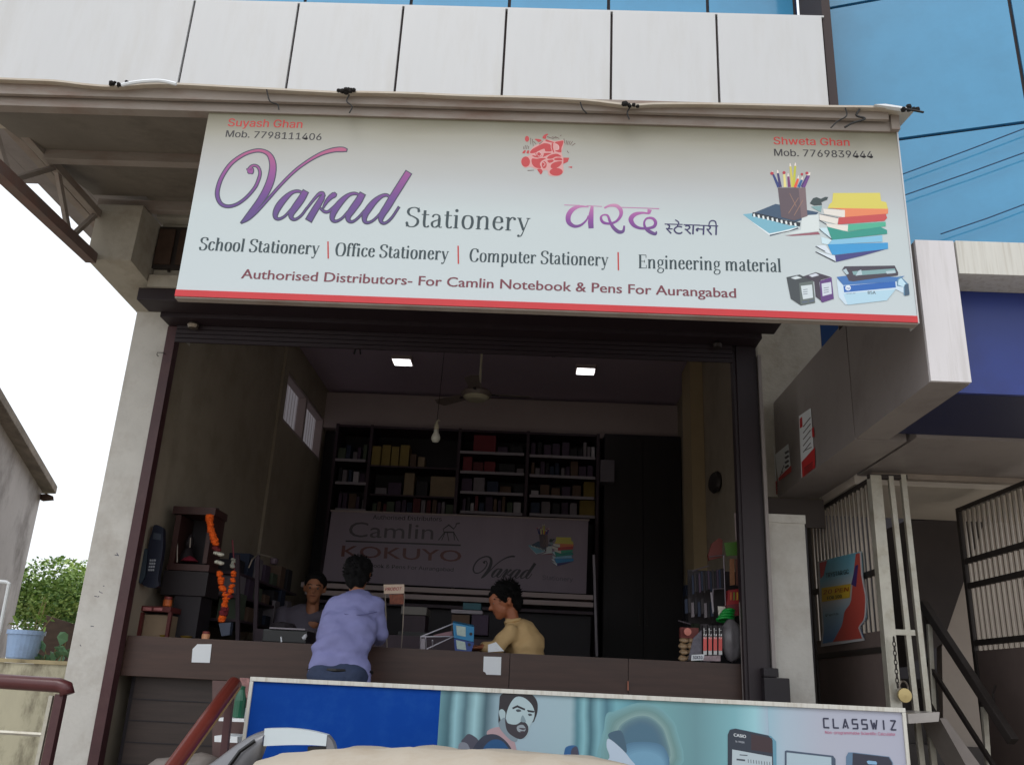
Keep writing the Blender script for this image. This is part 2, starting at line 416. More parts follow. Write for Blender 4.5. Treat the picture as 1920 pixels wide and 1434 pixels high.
m_navy = mat('navy_board_face', (30, 50, 124), .4, var=.1, scale=1.3, dirt=((24, 34, 96), .7), dsc=1.2)
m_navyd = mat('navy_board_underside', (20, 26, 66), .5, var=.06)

# ================================================================== setting
YP = 6.36
g = mk('street_ground', ([(-600, -600, 0), (600, -600, 0), (600, 600, 0), (-600, 600, 0)], [(0, 1, 2, 3)]), mat('dusty_street', (156, 148, 136), .9, var=.2, scale=.6, bump=.3, bscale=9, dirt=((130, 120, 108), .5), dsc=.2), kind='structure')
pv = mk('shop_platform', Bs([(-3.6, 4.2, 5.14, 6.36, .004, .796)]), mat('platform_stone', (140, 132, 122), .7, var=.14, scale=3, dirt=((96, 88, 80), .5), dsc=2), kind='structure')

bld = thing('shop_building', (0, 8, 0), 'building with white clad parapet and blue glass above an open dark stationery shop', 'building')
def part(name, bm, M, parent=bld, **k): return mk(name, bm, M, parent, **k)
# pillar, cantilever beam, facade lintel
hk = P(297, 668, 6.34); part('pillar_hook', T([hk, hk + Vector((0, -.03, .0)), hk + Vector((.0, -.03, .02)), hk + Vector((.05, -.03, .02)), hk + Vector((.05, 0, .02))], .003, 5), m_cable)
Pb = Board(lambda x, y: P(x, y, YP), (0, -1, 0), bld)
Pb.strips('pen_scribble', ink_mat((40, 40, 70)), [[(x, y, 1.4), (x + dx, y + dy, 1.2)] for x, y, dx, dy in ((177, 1117, 5, 1), (183, 1119, 3, -2), (186, 1108, 3, 3), (190, 1110, 2, 2), (193, 1098, 3, 0), (170, 1173, 6, 1), (215, 1040, 8, 1), (219, 1036, 3, 6), (150, 1208, 2, 3))])
part('pillar', B(-3.165, -2.886, YP, 6.80, 0, 4.26), m_plaster, bevel=.006)
bm = bmesh.new()
F = [(-3.245, 5.64, 4.345), (-2.925, 5.64, 4.345), (-2.915, 5.64, 4.79), (-3.245, 5.64, 4.79)]
K = [(-3.20, 6.80, 4.235), (-2.886, 6.80, 4.235), (-2.886, 6.80, 4.79), (-3.20, 6.80, 4.79)]
K0 = [(-3.175, YP - .01, 4.255), (-2.884, YP - .01, 4.255), (-2.884, YP - .01, 4.79), (-3.175, YP - .01, 4.79)]
rs_ = [[bm.verts.new(p) for p in q] for q in (F, K0, K)]
for a, b in zip(rs_, rs_[1:]):
    for k in range(4): bm.faces.new((a[k], a[(k + 1) % 4], b[(k + 1) % 4], b[k]))
bm.faces.new(rs_[0][::-1]); bm.faces.new(rs_[2])
part('cantilever_beam', bm, m_beamc, bevel=.004)
zl0, zl1 = P(285, 537, 5.90).z, P(285, 515, 5.90).z
part('lintel_beam', B(-2.90, 1.66, 5.90, 6.43, zl0, zl1), m_beamc)
part('facade_wall', B(-2.90, 1.66, 5.96, 6.70, zl1 + .002, 4.93), m_beamc)
v1 = P(296, 425, 5.93); v2 = P(350, 505, 5.93)
vf = part('ventilator', Bs([(v1.x, v1.x + .34, 5.93, 5.957, v2.z, v1.z)]), m_steeld)
for k in range(2):
    part('louvre', B(v1.x + .03 + k * .16, v1.x + .15 + k * .16, 5.91, 5.928, v2.z + .03, v1.z - .03), m_rust, parent=vf)
part('eave_beam', Bs([(-2.905, -1.9, 5.85, 5.957, P(310, 402, 5.85).z - .03, P(310, 402, 5.85).z + .03)]), m_beamc)
part('conduit', T([P(322, 450, 5.94), P(316, 510, 5.94)], .010, 6), m_steeld)
bx = P(278, 467, 5.93); part('junction_box', B(bx.x - .03, bx.x + .06, 5.925, 5.958, bx.z - .025, bx.z + .02), m_rust)
# right pier and pale wall above it
part('pier', Bs([(1.70, 1.953, YP, 6.70, 0, 2.80), (1.69, 1.958, YP - .012, 6.70, 2.80, 2.86)]), m_plaster)
part('jamb_wall', B(1.662, 1.70, 6.44, 7.06, .8, 4.9), m_beamc)
part('jamb_wall', B(1.662, 1.95, 7.10, 7.14, .8, 4.9), m_wall)
part('upper_wall', B(1.705, 2.405, 7.062, 7.098, 3.14, 5.3), m_beamc)
part('wall_strip', B(1.705, 2.32, 7.03, 7.06, 2.90, 3.125), mat('dim_grey_strip', (92, 84, 82), .7, var=0))
part('window_pane', B(2.41, 3.4, 7.07, 7.2, 3.6, 5.3), m_blued)
# parapet of clad panels
jx = [-5.2, -3.9, -2.4665, -1.741, -1.016, -.306, .412, 1.122, 1.839]
pw = part('parapet_wall', B(-5.2, 1.839, 4.93, 5.35, 4.975, 5.98), m_joint)
for a, b in zip(jx, jx[1:]):
    mk('panel', B(a + .008, b - .008, 4.90, 4.928, 4.98, 5.985), m_acp, pw, bevel=.003)
part('parapet_coping', B(-5.2, 1.85, 4.905, 5.36, 5.988, 6.0), m_acp)
part('parapet_end_trim', Bs([(1.843, 1.90, 4.915, 5.36, 4.9, 7.2)]), m_joint)
# blue glass storey
gl = part('glass_storey', B(-5.2, 1.84, 5.43, 5.6, 5.5, 9), m_joint)
gx = [-5.2, -3.9, -2.45, P(572, 3, 5.4).x, P(771, 5, 5.4).x, P(955, 10, 5.4).x, P(1141, 15, 5.4).x, P(1327, 20, 5.4).x, P(1490, 20, 5.4).x]
for a, b in zip(gx, gx[1:]):
    mk('glass_pane', B(a + .012, b - .012, 5.40, 5.428, 6.01, 8.4), m_blue, gl)
mk('glass_pane', B(gx[-1] + .012, 1.84, 5.40, 5.428, 6.01, 8.4), m_blued, gl, label='darkest blue pane beside the corner trim')
# angled glass wing on the right: runs towards the street
A0 = Vector((1.93, 5.30, 0)); A1 = Vector((1.93 + 3.6 * .954, 5.30 - 3.6 * .300, 0)); dA = (A1 - A0).normalized(); nA = Vector((dA.y, -dA.x, 0))
if nA.y > 0: nA = -nA
wing = part('glass_wing', PR([A0 - nA * .03 + Vector((0, 0, 3.9)), A1 - nA * .03 + Vector((0, 0, 3.9)), A1 - nA * .03 + Vector((0, 0, 9)), A0 - nA * .03 + Vector((0, 0, 9))], -nA * .15), m_joint)
def hitA(px, py):
    d = ray(px, py); t = (A0 - EYE).dot(nA) / d.dot(nA); return EYE + d * t
zA = hitA(1800, 246).z; zB = hitA(1600, 8).z
xs_ = [0, (hitA(1905, 75) - A0).dot(dA), (hitA(1905, 75) - A0).dot(dA) * 2.05, 3.6]
zs_ = [3.9, zA, zB, zB + 1.0, zB + 2.0]
for i in range(3):
    for j in range(4):
        g_ = .012; q = [A0 + dA * (xs_[i] + g_) + Vector((0, 0, zs_[j] + g_)), A0 + dA * (xs_[i + 1] - g_) + Vector((0, 0, zs_[j] + g_)), A0 + dA * (xs_[i + 1] - g_) + Vector((0, 0, zs_[j + 1] - g_)), A0 + dA * (xs_[i] + g_) + Vector((0, 0, zs_[j + 1] - g_))]
        mk('glass_pane', PR(q, -nA * .028), m_blue, wing)
# soffit slab left of the truss
sl = 4.965
part('soffit_slab', Bs([(-3.755, -3.42, 4.95, 6.75, sl, sl + .03), (-5.2, -3.757, 4.95, 5.68, sl, sl + .03)]), m_silver)
part('slab_soffit', B(-3.418, 1.95, 5.37, 6.43, sl, sl + .03), m_silver)
part('soffit_joint', B(-5.2, -3.757, 5.13, 5.14, sl - .003, sl - .001), m_joint)

# interior
part('floor_slab', B(-3.0, 2.0, 6.362, 12.2, .5, .80), m_floor)
part('side_wall', Bs([(-3.1, -2.93, 6.81, 9.53, .8, 5.42), (-3.1, -2.90, 9.53, 9.70, .8, 5.42), (-3.1, -2.93, 9.70, 12.2, .8, 4.39), (-3.1, -2.93, 9.70, 9.78, 4.39, 5.42), (-3.1, -2.93, 11.76, 12.2, 4.39, 5.42), (-3.1, -2.93, 9.78, 11.76, 5.0, 5.42)]), m_wall, label='left side wall of the shop')
part('side_wall', B(1.95, 2.1, 7.145, 12.2, .8, 5.42), m_wall, label='right side wall of the shop')
part('side_wall', Bs([(-2.93, -2.884, 6.44, 6.81, .8, 4.14)]), m_wall, label='short cream return wall behind the left shutter guide')
part('pilaster', B(1.80, 1.948, 9.9, 10.45, .8, 5.40), m_wallp)
part('back_wall', B(-3.1, 2.1, 12.0, 12.2, .8, 5.42), m_dark)
part('bulkhead', B(-2.93, 1.95, 11.72, 11.99, 4.87, 5.38), m_bulk)
part('ceiling_slab', B(-3.1, 2.1, 6.71, 12.2, 5.42, 5.6), m_ceil)
# clerestory window in the left wall
cw = part('window', Bs([(-3.08, -3.05, 9.80, 11.74, 4.41, 4.98)]), mat('glowing_frosted_glass', (150, 152, 158), .5, var=.05, emit=((150, 146, 152), .28)))  # daylight in the pane is put in as a weak glow of its own
for y0, y1 in ((9.785, 9.83), (10.72, 10.80), (11.70, 11.755)): mk('window_frame', B(-3.04, -2.935, y0, y1, 4.395, 4.995), m_bulk, cw)
for z0, z1 in ((4.395, 4.43), (4.96, 4.995)): mk('window_frame', B(-3.036, -2.938, 9.832, 11.698, z0, z1), m_bulk, cw)
mk('window_grille', Bs([(-3.035, -3.031, 9.83 + .12 * k, 9.834 + .12 * k, 4.43, 4.96) for k in range(16)]), m_bulk, cw)
# tall dark cupboard to the right of the shelves
cb = thing('tall_cupboard', (1.35, 11.6, .8), 'tall near black cupboard filling the right end of the back wall', 'cupboard')
mk('carcass', B(.93, 1.94, 11.45, 11.99, .8, 4.86), m_dark, cb)
for k, (a, b) in enumerate(((.94, 1.43), (1.44, 1.93))):
    d = mk('door', B(a, b, 11.425, 11.448, .85, 4.80), mat('blackish_wood', (34, 28, 30), .5, var=.2, stretch=(1, 1, .2)), cb)
    mk('handle', B(b - .05 if k == 0 else a + .03, b - .03 if k == 0 else a + .05, 11.40, 11.424, 2.4, 2.6), m_steeld, d)

# ================================================================== rolling shutter
rs = thing('rolling_shutter', (-.6, 6.2, .8), 'dark maroon rolling shutter pulled up, its guides standing at both sides of the opening', 'shutter')
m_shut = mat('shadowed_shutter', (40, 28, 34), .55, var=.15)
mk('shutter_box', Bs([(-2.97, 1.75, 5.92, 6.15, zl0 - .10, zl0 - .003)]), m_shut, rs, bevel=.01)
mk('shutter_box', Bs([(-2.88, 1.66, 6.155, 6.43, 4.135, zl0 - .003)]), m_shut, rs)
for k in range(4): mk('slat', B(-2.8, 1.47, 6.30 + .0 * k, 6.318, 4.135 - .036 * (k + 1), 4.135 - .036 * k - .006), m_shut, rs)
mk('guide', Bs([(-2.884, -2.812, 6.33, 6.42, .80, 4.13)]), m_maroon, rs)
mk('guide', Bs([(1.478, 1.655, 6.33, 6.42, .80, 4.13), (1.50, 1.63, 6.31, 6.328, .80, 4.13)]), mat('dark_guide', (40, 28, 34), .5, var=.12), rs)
mk('guide_rail', Bs([(1.660, 1.684, 6.30, 6.358, 1.2, 4.06)]), m_silver, rs)
e = P(362, 612, 6.25)
mk('bracket', LT(e, [(.0, -.02), (.035, -.015), (.045, .01), (.03, .03)], 12), m_steel, rs)
e = P(1345, 648, 6.25); mk('bracket', LT(e, [(.0, -.02), (.03, -.015), (.035, .01), (.02, .03)], 12), m_steeld, rs)
e0 = P(1460, 1300, 6.25); mk('motor_box', Bs([(e0.x - .10, e0.x + .07, 6.22, 6.30, e0.z - .1, e0.z + .10), (e0.x - .10, e0.x + .0, 6.22, 6.30, e0.z + .102, e0.z + .16)]), m_dark, rs, bevel=.01)

# ================================================================== canopy
cn = thing('steel_canopy', (-.6, 5.2, 4.9), 'grey steel canopy over the shop sign, with side truss and sagging tin edge', 'canopy')
YE = 4.09   # street edge of the canopy, which slopes down towards the street
def zc(y): return 4.61 + .169 * (y - 4.15)
# wavy front edge sheet
bm = bmesh.new(); top = []; N = 60
edge = [(-520, 118), (-200, 140), (0, 149), (100, 153), (160, 160), (215, 163), (300, 158), (430, 164), (560, 171), (640, 175), (660, 174), (760, 176), (880, 181), (1000, 184), (1100, 189), (1180, 198), (1230, 196), (1330, 196), (1430, 198), (1560, 201), (1640, 202), (1715, 208)]
el = spline(edge, 4)
fr = [P(x, y, YE - .05) for x, y in el]
for thick in (0,):
    r1 = [bm.verts.new(p) for p in fr]; r2 = [bm.verts.new(p + Vector((0, 0, .012))) for p in fr]
    r3 = [bm.verts.new((p.x, 4.6, zc(4.6) + .03)) for p in fr]; r4 = [bm.verts.new((p.x, 4.6, zc(4.6) + .018)) for p in fr]
    for a, b in ((r1, r2), (r2, r3), (r3, r4), (r4, r1)):
        for i in range(len(fr) - 1): bm.faces.new((a[i], a[i + 1], b[i + 1], b[i]))
    bm.faces.new((r1[0], r2[0], r3[0], r4[0])); bm.faces.new((r1[-1], r4[-1], r3[-1], r2[-1]))
mk('edge_sheet', bm, mat('bent_tin_sheet', (190, 180, 166), .55, var=.08, scale=4, dirt=((150, 128, 104), .6), dsc=4), cn)
def sheet(x0, x1, y0, y1): return [(x0, y0, zc(y0) + .002), (x1, y0, zc(y0) + .002), (x1, y1, zc(y1) + .002), (x0, y1, zc(y1) + .002)]
for a_, b_ in ((-3.30, -1.6), (-1.592, .1), (.108, 1.93)): mk('roof_sheet', PR(sheet(a_, b_, 4.2, 5.64), (0, 0, .012)), m_sheet, cn)
mk('roof_sheet', PR(sheet(-2.91, 1.69, 5.645, 6.19), (0, 0, .012)), m_sheet, cn)
for y, x0, x1, h in ((4.15, -4.4, 1.86, .08), (4.89, -3.22, 1.75, .07), (5.75, -3.3, 1.70, .08)):
    mk('purlin', B(x0, x1, y - .033, y + .033, zc(y) - h, zc(y)), m_steelp, cn, bevel=.004)
mk('front_channel', Bs([(-4.4, 1.84, YE - .01, YE + .012, zc(4.15) - .03, zc(4.15) + .045)]), m_steelp, cn)
u0_, u1_ = P(-60, 130, 4.1), P(183, 402, 5.63)
mk('chord', BAR(u0_, u1_, .055, .055), m_steelp, cn)
mk('chord', BAR(u0_ + Vector((-.08, 0, .02)), u1_ + Vector((-.10, .4, .02)), .06, .045), m_steelp, cn)
pl0, pl1 = P(-60, 265, 4.1), P(172, 484, 5.63)
mk('chord', BAR(pl0, pl1, .075, .075), mat('rusty_primer_steel', (116, 98, 92), .75, var=.14, scale=6, dirt=((130, 84, 70), .6), dsc=5), cn)
def nodeu(px, py): return u0_.lerp(u1_, max(0, min(1, (px + 60) / 243)))
def nodel(px, py): return pl0.lerp(pl1, max(0, min(1, (px + 60) / 232)))
for a_, b_ in ((93, 120), (181, 122), (90, 5), (-40, 5)): mk('brace', BAR(nodeu(a_, 0), nodel(b_, 0), .03, .03), m_steelp, cn)
mk('chord', BAR(P(330, 185, 4.25), P(420, 285, 5.2), .04, .04), m_steelp, cn)
# right end of the canopy: hollow bracket end
mk('end_bracket', Bs([(1.86, 1.905, 4.10, 4.19, zc(4.15) - .075, zc(4.15) + .03)]), m_steelp, cn)
rd = mk('twisted_wire', T(spline([tuple(P(1612 + a, 205 + b, YE - .04)) for a, b in ((0, 0), (-6, 12), (10, 18), (-14, 26), (-28, 34))], 5), .006, 5), m_cable, cn)
for pts in (((500, 168), (506, 190), (520, 196), (523, 206)), ((1088, 192), (1092, 204), (1100, 213)), ((1585, 203), (1587, 218), (1570, 228), (1558, 240)), ((655, 178), (650, 190), (660, 200), (655, 212)), ((1182, 200), (1176, 212), (1180, 224))):
    mk('tie_wire', T(spline([tuple(P(x, y, YE - .045)) for x, y in pts], 5), .004, 5), m_cable, cn)
for k, (x, y) in enumerate(((222, 158), (650, 171), (1185, 196), (1708, 205))):
    bm = bmesh.new(); c = P(x, y, YE - .06)
    for j in range(9):
        q = c + Vector((random.uniform(-.05, .05), random.uniform(-.01, .02), random.uniform(-.004, .012)))
        bmesh.ops.create_icosphere(bm, subdivisions=1, radius=random.uniform(.008, .018), matrix=Matrix.Translation(q))
    o = mk('grime_clump', bm, m_grime)
    tag(o, ['black clump of debris on the tin edge left of the sign', 'black clump of debris on the tin edge above the big purple V', 'black clump of debris on the tin edge right of the red emblem', 'black clump of debris at the right end of the tin edge'][k], 'debris', 'debris clumps on the canopy edge')
o = mk('white_cable', T(spline([tuple(P(x, y, YE - .07)) for x, y in ((228, 160), (260, 154), (300, 152), (330, 158))], 6), .010, 6), m_paper); tag(o, 'short white cable lying on the tin edge beside the left debris clump', 'cable')
o = mk('white_strip', PR([P(1640, 196, YE - .07), P(1660, 195, YE - .07), P(1706, 202, YE - .07), P(1700, 204, YE - .07)], (0, .03, .002)), m_paper); tag(o, 'white plastic strip lying on the right end of the tin edge', 'strip')
o = mk('metal_rod', T([P(1690, 203, YE - .06), P(1732, 211, YE - .1)], .006, 6), m_cable); tag(o, 'thin dark rod sticking out past the right end of the canopy', 'rod')

# ================================================================== neighbour's portal and blue board
po = thing('portal_frame', (2.06, 5.0, 3.13), 'grey and white clad box frame standing out between the shop and the blue board', 'portal frame')
XG = 1.961
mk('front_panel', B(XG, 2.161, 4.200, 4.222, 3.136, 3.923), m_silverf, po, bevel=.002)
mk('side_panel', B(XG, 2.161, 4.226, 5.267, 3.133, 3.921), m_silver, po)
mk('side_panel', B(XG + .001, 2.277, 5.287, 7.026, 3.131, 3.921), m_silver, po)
mk('top_fascia', B(2.172, 4.642, 4.200, 5.084, 3.735, 3.926), m_acp2, po, bevel=.003)
for x in (2.61, 3.43): mk('fascia_joint', B(x, x + .01, 4.196, 4.200, 3.739, 3.921), m_joint, po)
mk("soffit", B(2.300, 4.642, 5.195, 6.212, 3.131, 3.258), m_silver, po)
mk('panel_core', B(XG + .01, 2.15, 4.24, 7.0, 3.15, 3.90), m_joint, po)
mk('soffit_trim', B(2.354, 4.642, 6.079, 6.145, 3.092, 3.129), mat('pale_trim', (150, 138, 128), .6), po)
bb = thing('blue_signboard', (3.2, 4.75, 3.15), 'plain royal blue signboard set under the white fascia at the right edge', 'signboard')
mk('board_face', B(2.172, 4.642, 4.406, 4.432, 3.152, 3.733), m_navy, bb)
mk('board_box', B(2.174, 4.642, 4.434, 5.189, 3.151, 3.733), m_navyd, bb)
en = thing('stair_entrance', (2.87, 7.2, .8), 'dark stair entrance with pale ceiling to the right of the shop', 'entrance')
mk('ceiling_panel', B(2.321, 4.642, 6.322, 7.516, 3.098, 3.203), mat('entrance_ceiling', (196, 186, 174), .8, var=.05), en)
mk('back_wall', B(2.166, 4.642, 9.506, 9.616, .8, 6), m_dark, en)
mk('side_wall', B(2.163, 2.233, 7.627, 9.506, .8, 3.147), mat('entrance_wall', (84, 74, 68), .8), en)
# sloping underside of the flight: pale triangle wall and dark flight
mk('side_wall', PR([P(1862, 925, 7.627), P(1766, 1212, 7.627), P(1770, 1434, 7.627), P(1990, 1434, 7.627), P(1990, 925, 7.627)], (0, .1, 0)), mat('stair_wall', (160, 148, 138), .8, var=.05), en, label='grey brown wall under the sloping stair flight')
mk('stair_flight', PR([P(1700, 975, 7.571), P(1856, 976, 7.571), P(1855, 950, 7.571), P(1768, 1205, 7.571), P(1700, 1250, 7.571)], (0, .5, 0)), mat('stair_underside', (56, 48, 46), .85, var=.2, scale=2), en)
for k in range(6):
    mk('step', B(2.233, 4.642, 6.95 + .28 * k, 7.3 + .28 * k, .8, .98 + .17 * k), m_steeld, en)

def leaf(x, y0, y1, z0, z1, lab, zlow, post=.05, rails=(.30, .5, .72), rods=17):
    t = thing('grille_gate', (x, y0, z0), lab, 'gate', 'barred steel gates of the stair entrance')
    mk('post', B(x - post / 2, x + post / 2, y0, y0 + post, z0, z1), m_steelm, t, bevel=.004)
    mk('post', B(x - .02, x + .02, y1 - .04, y1, z0, z1), m_steeld, t)
    for r in rails:
        z = z0 + (z1 - z0) * r; mk('rail', B(x - .015, x + .015, y0 + post, y1 - .04, z - .02, z + .02), m_steeld, t)
    mk('rail', B(x - .017, x + .017, y0 + post, y1 - .04, z1 - .03, z1), m_steeld, t)
    for k in range(rods):
        y = y0 + post + (y1 - y0 - post - .04) * (k + .5) / rods
        mk('bar', T([(x, y, zlow), (x, y, z1 - .03)], .011, 6), m_steel, t)
    mk('lower_sheet', B(x - .006, x + .006, y0 + post, y1 - .04, z0, zlow), mat('dull_sheet', (108, 94, 90), .6, var=.1), t)
    return t
gl_ = leaf(2.343, 5.98, 7.516, .8, 3.087, 'barred steel gate leaf beside the shop pier with a bright poster tied to it', 2.064, post=.075)
gr_ = leaf(3.239, 5.582, 6.742, .8, 3.037, 'barred steel gate leaf cut by the right edge of the photo', 1.998, rails=(.56, .74, .82), rods=15)
# middle frame: two slim posts joined by a cross bar
mf = thing('gate_frame', (2.49, 6.0, .8), 'two slim bright steel posts joined by a short cross bar in front of the stairs', 'gate frame')
mk('post', BAR(P(1669, 893, 6.002), P(1731, 1434, 6.002) + Vector((0, 0, -.55)), .032, .032), m_steelm, mf)
mk('post', BAR(P(1692, 890, 6.002), P(1752, 1434, 6.002) + Vector((0, 0, -.55)), .034, .034), m_steelm, mf)
mk('cross_bar', BAR(P(1664, 1184, 6.002), P(1714, 1186, 6.002), .035, .035), m_steelm, mf)
mk('cross_bar', BAR(P(1627, 893, 6.002), P(1700, 895, 6.002), .03, .03), m_steeld, mf)
ch = thing('chain', P(1680, 1200, 5.924), 'dark chain hanging from the cross bar of the slim gate posts', 'chain')
for k in range(11):
    c = P(1676 + .7 * k, 1198 + 8.6 * k, 5.924); bm = bmesh.new()
    a = Vector((1, 0, 0)) if k % 2 else Vector((0, 1, 0))
    tube(bm, [c + a * .009 * math.cos(t) + Vector((0, 0, .018 * math.sin(t))) for t in [2 * math.pi * i / 10 for i in range(11)]], .0035, 5)
    mk('link', bm, m_steeld, ch)
pk = thing('padlock', P(1696, 1310, 5.924), 'round brass padlock hanging at the end of the chain', 'padlock')
c = P(1696, 1303, 5.924); mk('lock_body', LT(c + Vector((0, -.012, 0)), [(.0, 0), (.042, .002), (.045, .012), (.042, .022), (.0, .024)], 18, (0, 1, 0)), mat('brass', (190, 170, 120), .35, .7), pk)
mk('shackle', T([c + Vector((.028 * math.cos(t), 0, .035 + .05 * math.sin(t))) for t in [math.pi * i / 10 for i in range(11)]], .006, 6), m_steel, pk)
# stair railing
sr = thing('stair_railing', P(1760, 1200, 6.521), 'dark steel stair railing sloping down to the right behind the gate', 'railing')
mk('handrail', BAR(P(1730, 1130, 6.521), P(1900, 1390, 5.858), .055, .055), m_steeld, sr, bevel=.006)
mk('rail', BAR(P(1735, 1235, 6.521), P(1905, 1500, 5.858), .025, .025), m_steeld, sr)
mk('rail', BAR(P(1725, 1290, 6.521), P(1850, 1500, 6.024), .025, .025), m_steeld, sr)
for (x, y, Y, y2) in ((1742, 1170, 6.466, 1400), (1845, 1325, 6.079, 1500)): mk('post', BAR(P(x, y, Y), P(x + 12, y2, Y), .03, .03), m_steelm, sr)
mk('post', BAR(P(1735, 1150, 6.499), P(1757, 1330, 6.499), .03, .03), m_steeld, sr)
ss = thing('stone_sill', P(1740, 1345, 5.748), 'pale marble sill with a sloping edge beside the gate posts', 'sill')
mk('slab', PR([P(1702, 1338, 5.637), P(1762, 1334, 5.637), P(1760, 1352, 5.637), P(1704, 1356, 5.637)], (0, .5, 0)), mat('marble', (170, 164, 160), .3, var=.1), ss)
mk('slope', PR([P(1762, 1346, 5.659), P(1774, 1346, 5.659), P(1850, 1450, 5.659), P(1820, 1450, 5.659)], (0, .3, 0)), mat('sloping_plaster', (120, 112, 108), .6), ss)
mk('handle', T([P(1866, 1285, 6.190) + Vector((0, .0, .0)), P(1862, 1300, 6.134), P(1864, 1322, 6.134), P(1868, 1330, 6.190)], .008, 6), m_steeld, gr_)

# posters pasted on the grey side of the portal
def side_poster(pts, lab, stripes, extra):
    t = thing('poster', PX(*pts[3], XG), lab, 'poster', 'torn posters pasted on the grey portal side')
    n = Vector((-1, 0, 0))
    bm = PR([PX(x, y, XG) + n * .003 for x, y in pts], n * .0015); mk('sheet', bm, m_paper, t)
    bd = Board(lambda x, y: PX(x, y, XG - .0045), n, t)
    for c, poly in stripes: bd.ink('printed_band', ink_mat(c), [poly])
    extra(bd); return t
RD = (196, 40, 44)
def e1(bd):
    bd.strips('lettering', ink_mat((70, 60, 66)), [[(1506, 800 + 12 * k, 1.6), (1520, 782 + 12 * k, 1.6)] for k in range(5)] + [[(1508, 845, 1.5), (1522, 838, 1.5)]])
    bd.strips('lettering', ink_mat((60, 20, 24)), [[(1508, 878 + 4 * k, 1.4), (1524, 866 + 4 * k, 1.4)] for k in range(4)])
side_poster([(1499, 780), (1521, 765), (1529, 876), (1504, 896)], 'tall red and white poster, the right one of those on the grey portal side', [(RD, [(1503, 866), (1528, 838), (1528.5, 876), (1504.5, 895)]), (RD, [(1499.5, 785), (1504, 781), (1505, 800), (1500, 803)]), (RD, [(1522, 803), (1526, 800), (1527, 818), (1523, 820)])], e1)
def e2(bd): bd.strips('lettering', ink_mat((90, 20, 24)), [[(1440, 922 - 0 + 5 * k, 1.4), (1458, 905 + 5 * k, 1.4)] for k in range(4)])
side_poster([(1435, 855), (1452, 836), (1458, 925), (1440, 945)], 'narrow red and white poster closest to the shutter guide on the grey portal side', [(RD, [(1439, 920), (1457, 900), (1458, 925), (1440, 944)]), (RD, [(1435.5, 857), (1450, 841), (1451, 850), (1436, 866)])], e2)
def e3(bd): bd.strips('lettering', ink_mat((50, 48, 66)), [[(1472 + 0, 850 + 9 * k, 4), (1479, 845 + 9 * k, 4)] for k in range(4)] + [[(1465, 886, 1.3), (1470, 872, 1.3)], [(1462, 892, 1.3), (1468, 884, 1.3)]])
side_poster([(1454, 852), (1479, 832), (1484, 884), (1460, 902)], 'small white notice with a red foot and dark letter marks between the two red posters', [(RD, [(1459.5, 896), (1483.5, 872), (1484, 884), (1460, 902)])], e3)

# poster tied on the gate leaf
XL = 2.343 - .03
tp = thing('tied_poster', PX(1580, 1210, XL), 'blue, red and yellow pen poster tied to the barred gate', 'poster')
edge_l = [(1534, 1052), (1536, 1100), (1541, 1150), (1543, 1180), (1540, 1212)]
edge_r = [(1616, 1033), (1619, 1080), (1627, 1120), (1625, 1160), (1613, 1175), (1622, 1200)]
bm = bmesh.new(); rows = []
def lerpc(c, t):
    k = t * (len(c) - 1); i = min(int(k), len(c) - 2); f = k - i; return (c[i][0] * (1 - f) + c[i + 1][0] * f, c[i][1] * (1 - f) + c[i + 1][1] * f)
def pfn(x, y):
    return PX(x, y, XL - .012 * math.sin((y - 1040) / 34) - .006 * math.sin(x / 13))
for j in range(25):
    a, b = lerpc(edge_l, j / 24), lerpc(edge_r, j / 24)
    rows.append([bm.verts.new(pfn(a[0] + (b[0] - a[0]) * i / 12, a[1] + (b[1] - a[1]) * i / 12)) for i in range(13)])
for r1, r2 in zip(rows, rows[1:]):
    for i in range(12): bm.faces.new((r1[i], r1[i + 1], r2[i + 1], r2[i]))
mk('sheet', bm, ramp_mat('poster_paper_fade', [(0, (206, 206, 210)), (.03, (206, 206, 210)), (.04, (90, 140, 200)), (.35, (160, 196, 216)), (.55, (214, 206, 206)), (.75, (130, 190, 212)), (.96, (100, 180, 208)), (.97, (206, 206, 210)), (1, (206, 206, 210))]), tp, smooth=True)
bd = Board(pfn, (-1, 0, 0), tp, .002, .0006)
def sub(poly, n=5):   # subdivide so that print follows the waves
    o = []
    for a, b in zip(poly, poly[1:] + poly[:1]):
        for k in range(n): o.append((a[0] + (b[0] - a[0]) * k / n, a[1] + (b[1] - a[1]) * k / n))
    return o
def strips_fill(name, M, left, right, n=16):
    bm = bmesh.new(); prev = None
    for j in range(n + 1):
        a, b = lerpc(left, j / n), lerpc(right, j / n)
        cur = [bm.verts.new(bd.fn(a[0] + (b[0] - a[0]) * i / 6, a[1] + (b[1] - a[1]) * i / 6) + bd.n * bd.l) for i in range(7)]
        if prev:
            for i in range(6): bm.faces.new((prev[i], prev[i + 1], cur[i + 1], cur[i]))
        prev = cur
    bd.l += bd.st; return mk(name, bm, M, tp)
strips_fill('printed_shape', ink_mat((206, 84, 74)), [(1605, 1038), (1600, 1085), (1596, 1130), (1584, 1145), (1580, 1170), (1562, 1203)], [(1614, 1036), (1617, 1082), (1624, 1120), (1622, 1158), (1610, 1175), (1618, 1196)])
strips_fill('printed_shape', ink_mat((204, 84, 90)), [(1537, 1055), (1539, 1085)], [(1551, 1051), (1545, 1078)])
strips_fill('printed_shape', ink_mat((232, 196, 60)), [(1541, 1102), (1542, 1128)], [(1596, 1094), (1594, 1120)])
strips_fill('printed_shape', ink_mat((70, 50, 120)), [(1605, 1060), (1597, 1095)], [(1610, 1058), (1606, 1100)])
